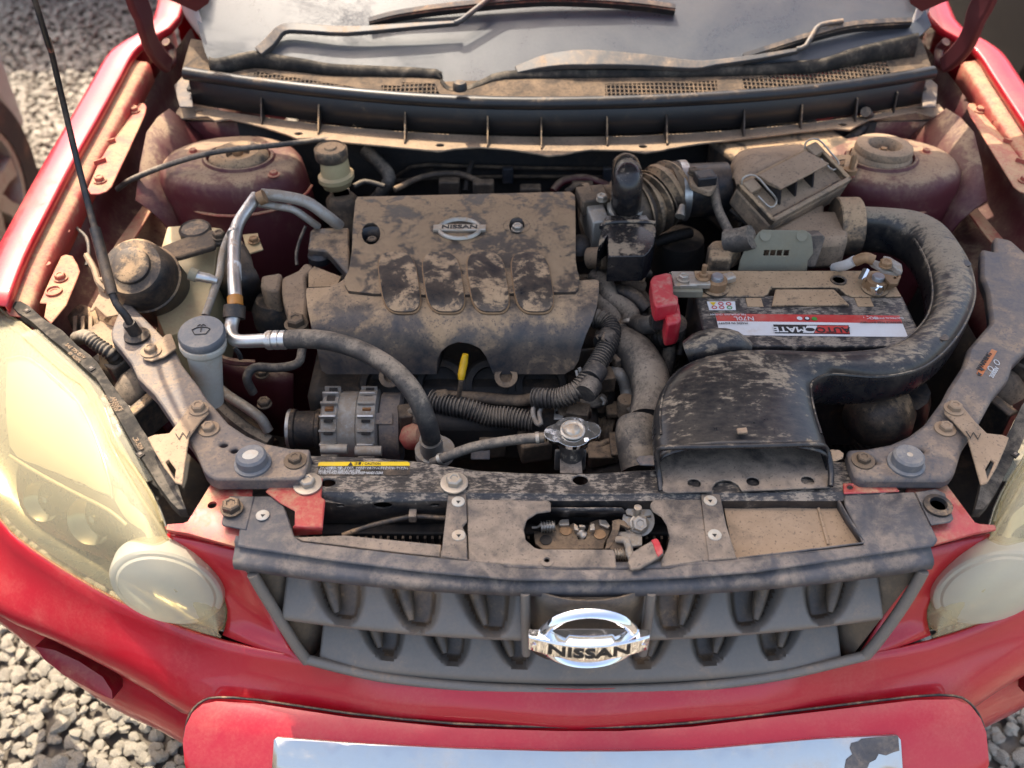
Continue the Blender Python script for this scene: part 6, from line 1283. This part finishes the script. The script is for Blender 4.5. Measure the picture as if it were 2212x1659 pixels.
tube('trunk_elbow', [W(10, 250, 620, .935), W(10, 420, 620, .935), W(10, 560, 580, .935)], .052, M['grime'], tr_, 22, 4)
ribbed('bellows', [W(10, 520, 600, .935), W(10, 620, 560, .937), W(10, 720, 500, .94), W(10, 810, 440, .945), W(10, 880, 410, .945)], lambda t: .050, M['blkdd'], tr_, .014, .13, 28)
tube('trunk_collar', [W(10, 860, 415, .945), W(10, 960, 400, .945)], .052, M['grime'], tr_, 26, 1); tube('band_clamp', [W(10, 960, 402, .945), W(10, 1040, 398, .945)], .0535, M['alu'], tr_, 28, 1); tube('clamp_screw', [W(10, 1010, 560, .965), W(10, 985, 680, .955)], [.005, .005, .009], M['steel'], tr_, 8, 1)
tube('flow_sensor_body', [W(10, 1040, 400, .945), W(10, 1350, 385, .945), W(10, 1480, 380, .945)], .047, M['blk'], tr_, 26, 1); zplate('sensor_mount', 10, [(1090, 200), (1150, 190), (1330, 190), (1390, 230), (1380, 330), (1330, 400), (1280, 400), (1120, 340), (1090, 300)], .998, M['tan'], tr_, th=.012, bev=.003); box('sensor_head', W(10, 1255, 265, 1.006), (.034, .028, .018), M['blk'], tr_, rz=.2)
bolt(tr_, W(10, 1125, 215, 1.0), .008, mat=M['grime'], washer=1.2)
tube('breather_elbow', [W(10, 400, 600, .955), W(10, 405, 500, .985), W(10, 412, 380, 1.015), W(10, 415, 270, 1.03), W(10, 410, 200, 1.025), W(10, 400, 150, .99)], .0255, M['gloss'], tr_, 20, 4); tube('breather_collar', [W(10, 395, 640, .945), W(10, 400, 560, .962)], .032, M['white'], tr_, 22, 1)
rs = [(170, 700), (200, 665), (620, 660), (650, 700), (715, 790), (730, 830), (700, 980), (650, 1060), (600, 1105), (210, 1112), (205, 890), (110, 1000), (90, 1060), (130, 850)]
zr = lambda X, Y: .962-.10*max(0, .43-Y)
rd = []
for x, y in rs:
    z = .955
    for _ in range(4): w_ = W(10, x, y, z); z = zr(w_.x, w_.y)
    rd.append((w_.x, w_.y))
RB = plate('resonator_box', rd, flat(0, zf=zr), M['gloss'], tr_, th=.05, grid=.02, bev=.008, label='glossy black resonator box streaked with dust')
tube('box_seam', [V((w.x, w.y, zr(w.x, w.y)+.002)) for w in [W(10, x, y, .955) for x, y in ((130, 850), (180, 800), (400, 785), (620, 790), (715, 800))]], .004, M['gloss'], RB, 8, 2)
tube('box_spigot', [W(10, 0, 1130, .91), W(10, 90, 1125, .915), W(10, 190, 1125, .92)], .018, M['tan'], tr_, 14, 1)
tube('dark_pipe', [W(10, 720, 960, .86), W(10, 900, 900, .87), W(10, 1100, 850, .87)], .010, M['void'], eng, 8); lathe('starter_can', W(10, 960, 1060, .82), [(.045, -.05), (.05, 0), (.045, .03), (0, .032)], M['void'], eng)
# radiator filler cap
rcx = W(0, 1237, 932, .945); nn = V((0, -.10, 1)).normalized()
rad2 = empty('radiator_cap', rcx); rad2.parent = car; rad2.matrix_parent_inverse = Matrix(); rad2['label'] = 'chromed radiator pressure cap with two ears'
ol = []
for k in range(48):
    a = 2*math.pi*k/48; e = abs(math.cos(a-.05)); r = .0255+.0125*max(0, (e-.80)/.20)**1.2; ol.append((r*math.cos(a), r*math.sin(a)))
mc, oc = frm(rcx, (1, .06, 0), nn.cross(V((1, .06, 0))))
cpos = lambda a, b, off=0: (mc @ V((a, b, off+.004*max(0, 1-math.hypot(a, b)/.02))))+oc
plate('cap_top', ol, cpos, M['chrome'], rad2, th=.007, grid=.006, bev=.002, ang=60)
lathe('cap_boss', rcx+nn*.003, [(.0165, 0), (.0165, .0015), (.0145, .0025), (.0125, .001), (.010, .001), (.009, .0025), (.0075, .0035), (0, .003)], M['steel'], rad2, nn, 32)
lathe('filler_neck', rcx, [(.015, -.055), (.0165, -.035), (.0165, -.018), (.022, -.016), (.022, -.008), (.02, -.006)], M['core'], rad2, V((0, .02, 1)), 28)
zplate('neck_bracket', 8, [(1515, 100), (1620, 100), (1628, 190), (1515, 188)], .8995, M['shroud'], rad2, th=.004); box('neck_stay', W(8, 1568, 110, .895)+V((0, .005, -.01)), (.043, .004, .04), M['shroud'], rad2)
tube('overflow_hose', [W(8, 1436, 12, .928), W(8, 1300, 22, .925), W(8, 1100, 55, .915), W(8, 980, 95, .905), W(8, 880, 140, .885)], .0072, M['hose'], rad2, 12); tube('overflow_spigot', [rcx+V((-.012, 0, -.014)), W(8, 1430, 12, .928)], .0055, M['rust'], rad2, 10, 1)
# left lower pipes and inner rail
tube('suction_pipe', [W(4, 1330, 930, .80), W(4, 1450, 1050, .79), W(4, 1600, 1150, .78), W(4, 1690, 1220, .77), W(4, 1740, 1300, .75)], .0085, M['alud'], car, 10); tube('lower_rail', [W(4, 1300, 980, .72), W(4, 1500, 1200, .70), W(4, 1750, 1420, .68)], .02, M['grime'], car, 10)
tube('vent_pipe', [W(4, 1960, 760, .88), W(4, 1930, 860, .87), W(4, 1800, 890, .86), W(4, 1650, 890, .86), W(4, 1600, 960, .85), W(4, 1640, 1050, .82)], .0072, M['hose'], car, 10)
surf('side_member', [[W(4, x, y, z) for x, y, z in r] for r in (((1350, 830, .80), (1600, 880, .79), (1900, 930, .78)), ((1400, 1000, .74), (1650, 1050, .74), (1900, 1100, .73)), ((1500, 1250, .62), (1700, 1300, .62), (1900, 1350, .62)))], M['redin'], car, .004, 2, 2)
for x, y in ((1700, 935), (1715, 1130)): bolt(car, W(4, x, y, .79), .009, mat=M['grime'], washer=1.3)

# ------------------------------------------------------------------ looms, clips and small hoses filling the gaps
def run(name, f, pts, r, m_, par, n=8, label=None): return tube(name, [W(f, x, y, z) for x, y, z in pts], r, m_, par, n, 3)
E_ = eng
for pts, r, m_ in (([(300, 20, .87), (420, 50, .865), (520, 90, .86), (600, 60, .86), (690, 40, .85)], .009, 'hose'),
                   ([(460, 250, .85), (560, 290, .85), (640, 360, .845), (620, 450, .84), (540, 520, .83)], .010, 'hose'),
                   ([(420, 150, .86), (480, 230, .855), (560, 230, .855), (650, 300, .85), (700, 400, .845)], .007, 'rub'),
                   ([(640, 190, .85), (690, 260, .85), (700, 360, .84), (640, 420, .84)], .006, 'grime'),
                   ([(880, 470, .86), (860, 600, .84), (850, 740, .82), (820, 860, .80)], .012, 'hose'),
                   ([(930, 440, .86), (960, 560, .84), (940, 700, .82)], .008, 'rub'),
                   ([(430, 560, .85), (470, 640, .85), (440, 700, .845), (370, 740, .84), (330, 820, .83)], .0045, 'tan'),
                   ([(350, 560, .875), (300, 545, .88), (270, 560, .878)], .004, 'tan'), ([(355, 590, .875), (320, 570, .882), (340, 520, .885)], .003, 'tan'),
                   ([(130, 800, .86), (150, 860, .85), (140, 930, .84), (120, 960, .83)], .003, 'alud'),
                   ([(330, 1050, .80), (250, 1090, .80), (150, 1090, .80), (90, 1070, .80)], .009, 'hose'),
                   ([(300, 1040, .815), (330, 1070, .81), (325, 1100, .805)], .003, 'steel'),
                   ([(740, 560, .83), (800, 640, .82), (830, 700, .80), (790, 760, .79)], .013, 'hose'),
                   ([(560, 1180, .78), (600, 1150, .785), (640, 1120, .785)], .02, 'hose'),
                   ([(200, 1480, .76), (280, 1440, .77), (380, 1400, .77), (420, 1480, .75)], .006, 'grime')):
    run('loom', 12, pts, r, M[m_], E_)
for x, y, z, sx, sy, sz, rz, m_ in ((470, 450, .85, .028, .022, .02, .4, 'grime'), (590, 100, .86, .03, .024, .02, -.2, 'blkdd'), (720, 330, .85, .022, .03, .02, .3, 'grime'), (430, 720, .84, .02, .03, .016, .5, 'tan'), (770, 440, .86, .02, .03, .03, 0, 'rub'), (210, 740, .83, .05, .004, .05, .2, 'grime'), (330, 900, .82, .03, .03, .03, .2, 'grime'), (120, 1160, .80, .035, .028, .018, -.2, 'grime'), (330, 1470, .77, .05, .035, .006, 0, 'grime'), (410, 1420, .78, .012, .05, .006, 0, 'grime')):
    box('connector', W(12, x, y, z), (sx, sy, sz), M[m_], E_, rz=rz, bev=.002)
# below the cover, in front
for pts, r, m_ in (([(960, 1340, .80), (1200, 1350, .80), (1450, 1370, .80), (1560, 1350, .81)], .010, 'grime'), ([(1230, 1510, .77), (1330, 1560, .76), (1500, 1550, .76), (1640, 1560, .76)], .005, 'hose'),
                   ([(1580, 1360, .815), (1550, 1430, .81), (1570, 1500, .80), (1600, 1510, .80), (1590, 1440, .805), (1630, 1370, .815)], .004, 'alud'), ([(1000, 1400, .79), (1010, 1500, .76), (990, 1620, .72)], .008, 'grime'),
                   ([(930, 1380, .79), (1000, 1360, .80), (1090, 1400, .79)], .012, 'hose'), ([(1820, 1180, .85), (1830, 1240, .84), (1800, 1280, .83)], .003, 'alud'), ([(1870, 1400, .80), (1950, 1390, .80), (2000, 1370, .80)], .006, 'hose')):
    run('loom', 5, pts, r, M[m_], E_)
for x, y, z, a in ((990, 1335, .81, .02), (720, 1360, .80, .015), (1850, 1440, .79, .03), (1560, 1640, .75, .05), (1300, 1640, .74, .04), (1080, 1620, .72, .05), (1760, 1450, .79, .03)): box('casting_boss', W(5, x, y, z), (a, a*.8, a*.8), M['grime'], E_, rz=.2, bev=.004)
box('cylinder_head', W(5, 1450, 1400, .74), (.25, .05, .06), M['grime'], E_, bev=.006); box('label_plate', W(11, 2010, 1040, .745), (.03, .02, .003), M['hdr'], E_)
# behind the engine
for pts, r, m_ in (([(380, 1170, .90), (560, 1090, .905), (760, 1070, .905), (900, 1120, .90), (980, 1160, .89)], .006, 'grime'), ([(130, 1150, .90), (200, 1120, .905), (320, 1150, .90)], .005, 'hose'), ([(820, 1180, .88), (840, 1060, .90), (860, 1000, .91)], .006, 'void'),
                   ([(1360, 1180, .88), (1420, 1120, .89), (1560, 1100, .90), (1700, 1150, .89)], .008, 'redin'), ([(1440, 1190, .90), (1520, 1140, .91), (1600, 1180, .905)], .007, 'grime')):
    run('bulkhead_pipe', 2, pts, r, M[m_], car)
for x, y, z in ((930, 1160, .89), (1220, 1190, .88), (1540, 1170, .89), (720, 1150, .885)): box('bulkhead_bracket', W(2, x, y, z), (.04, .02, .03), M['grime'], car)
# near the wing
for f, pts, r, m_ in ((13, [(1640, 440, .92), (1560, 640, .90), (1520, 800, .89), (1525, 950, .88)], .003, 'hose'), (1, [(470, 1410, .93), (490, 1470, .925), (560, 1540, .92), (575, 1640, .91), (560, 1720, .90)], .003, 'shroud'), (4, [(560, 160, .92), (610, 250, .92), (640, 340, .915), (690, 390, .91)], .005, 'tan'),
                      (4, [(640, 320, .915), (690, 330, .92), (740, 400, .915)], .004, 'tan'), (4, [(1360, 800, .83), (1500, 850, .82), (1650, 860, .81)], .006, 'redin'), (4, [(1520, 760, .90), (1550, 800, .89), (1560, 830, .88)], .004, 'rub'), (4, [(1300, 1000, .78), (1420, 1150, .76), (1600, 1300, .74), (1750, 1380, .73)], .014, 'hose')):
    run('wire', f, pts, r, M[m_], car, 6)
surf('wing_tray', [[W(4, x, y, z) for x, y, z in r] for r in (((440, 560, .87), (520, 480, .88), (620, 520, .88)), ((470, 640, .86), (560, 600, .865), (660, 640, .865)), ((520, 720, .84), (620, 680, .85), (700, 700, .85)))], M['blkd'], car, .004, 2, 2)
for x in (490, 540, 590): box('tray_rib', W(4, x, 640, .872), (.006, .06, .01), M['tan'], car, rz=.3, bev=.001)
# hose clamps
def clamp(par, f, a, b, r, m_='steel'):
    p, q = W(f, *a), W(f, *b); tube('hose_clamp', [p, q], r, M[m_], par, 16, 1)
clamp(rad2, 8, (1395, 14, .9275), (1412, 13, .928), .0085); clamp(rad2, 8, (915, 122, .893), (930, 115, .896), .0085)
clamp(ho, 12, (440, 606, .839), (462, 611, .84), .0335); clamp(eng, 12, (540, 440, .853), (541, 462, .851), .0175)
clamp(ac, 13, (712, 520, .983), (713, 545, .982), .0112, 'alu')
# more hardware on the duct and air cleaner
for x, y in ((690, 1215),): zplate('duct_mark', 6, [(660, 1205), (715, 1200), (722, 1228), (668, 1232)], .972, M['tan'], duct, th=.004)
tube('duct_seam', [sec[2] for sec in secs[4:60]], .0022, M['duct'], duct, 6, 1); tube('duct_seam', [sec[12] for sec in secs[4:60]], .0022, M['duct'], duct, 6, 1)
for k in (40, 52): 
    for q_ in (5,): lathe('duct_dimple', secs[k][q_], [(.008, -.001), (.008, .0006), (.004, .001), (0, .0005)], M['blk'], duct, (0, 0, 1), 14)
# seam sealer beads and spot-weld dimples on the inner wings
for s in (-1, 1):
    tube('seam_bead', mside([V(p) for p in ((-.70, .40, .735), (-.712, .55, .74), (-.705, .70, .76), (-.70, .86, .80))], s), .004, M['redflange'], car, 6, 3)
    for k in range(7):
        c = V((-.845+.002*k, .42+.09*k, .935+.003*k)); lathe('spot_weld', mside([c], s)[0], [(.006, 0), (.005, .0008), (0, .0002)], M['redflange'], car, (0, 0, 1), 10)
    tube('tower_seam', [V((s*.588+.125*math.cos(a), .712+.117*math.sin(a), .905-.008*math.sin(a))) for a in [math.pi+math.pi*k/16 for k in range(17)]], .0028, M['redflange'], car, 6, 1)
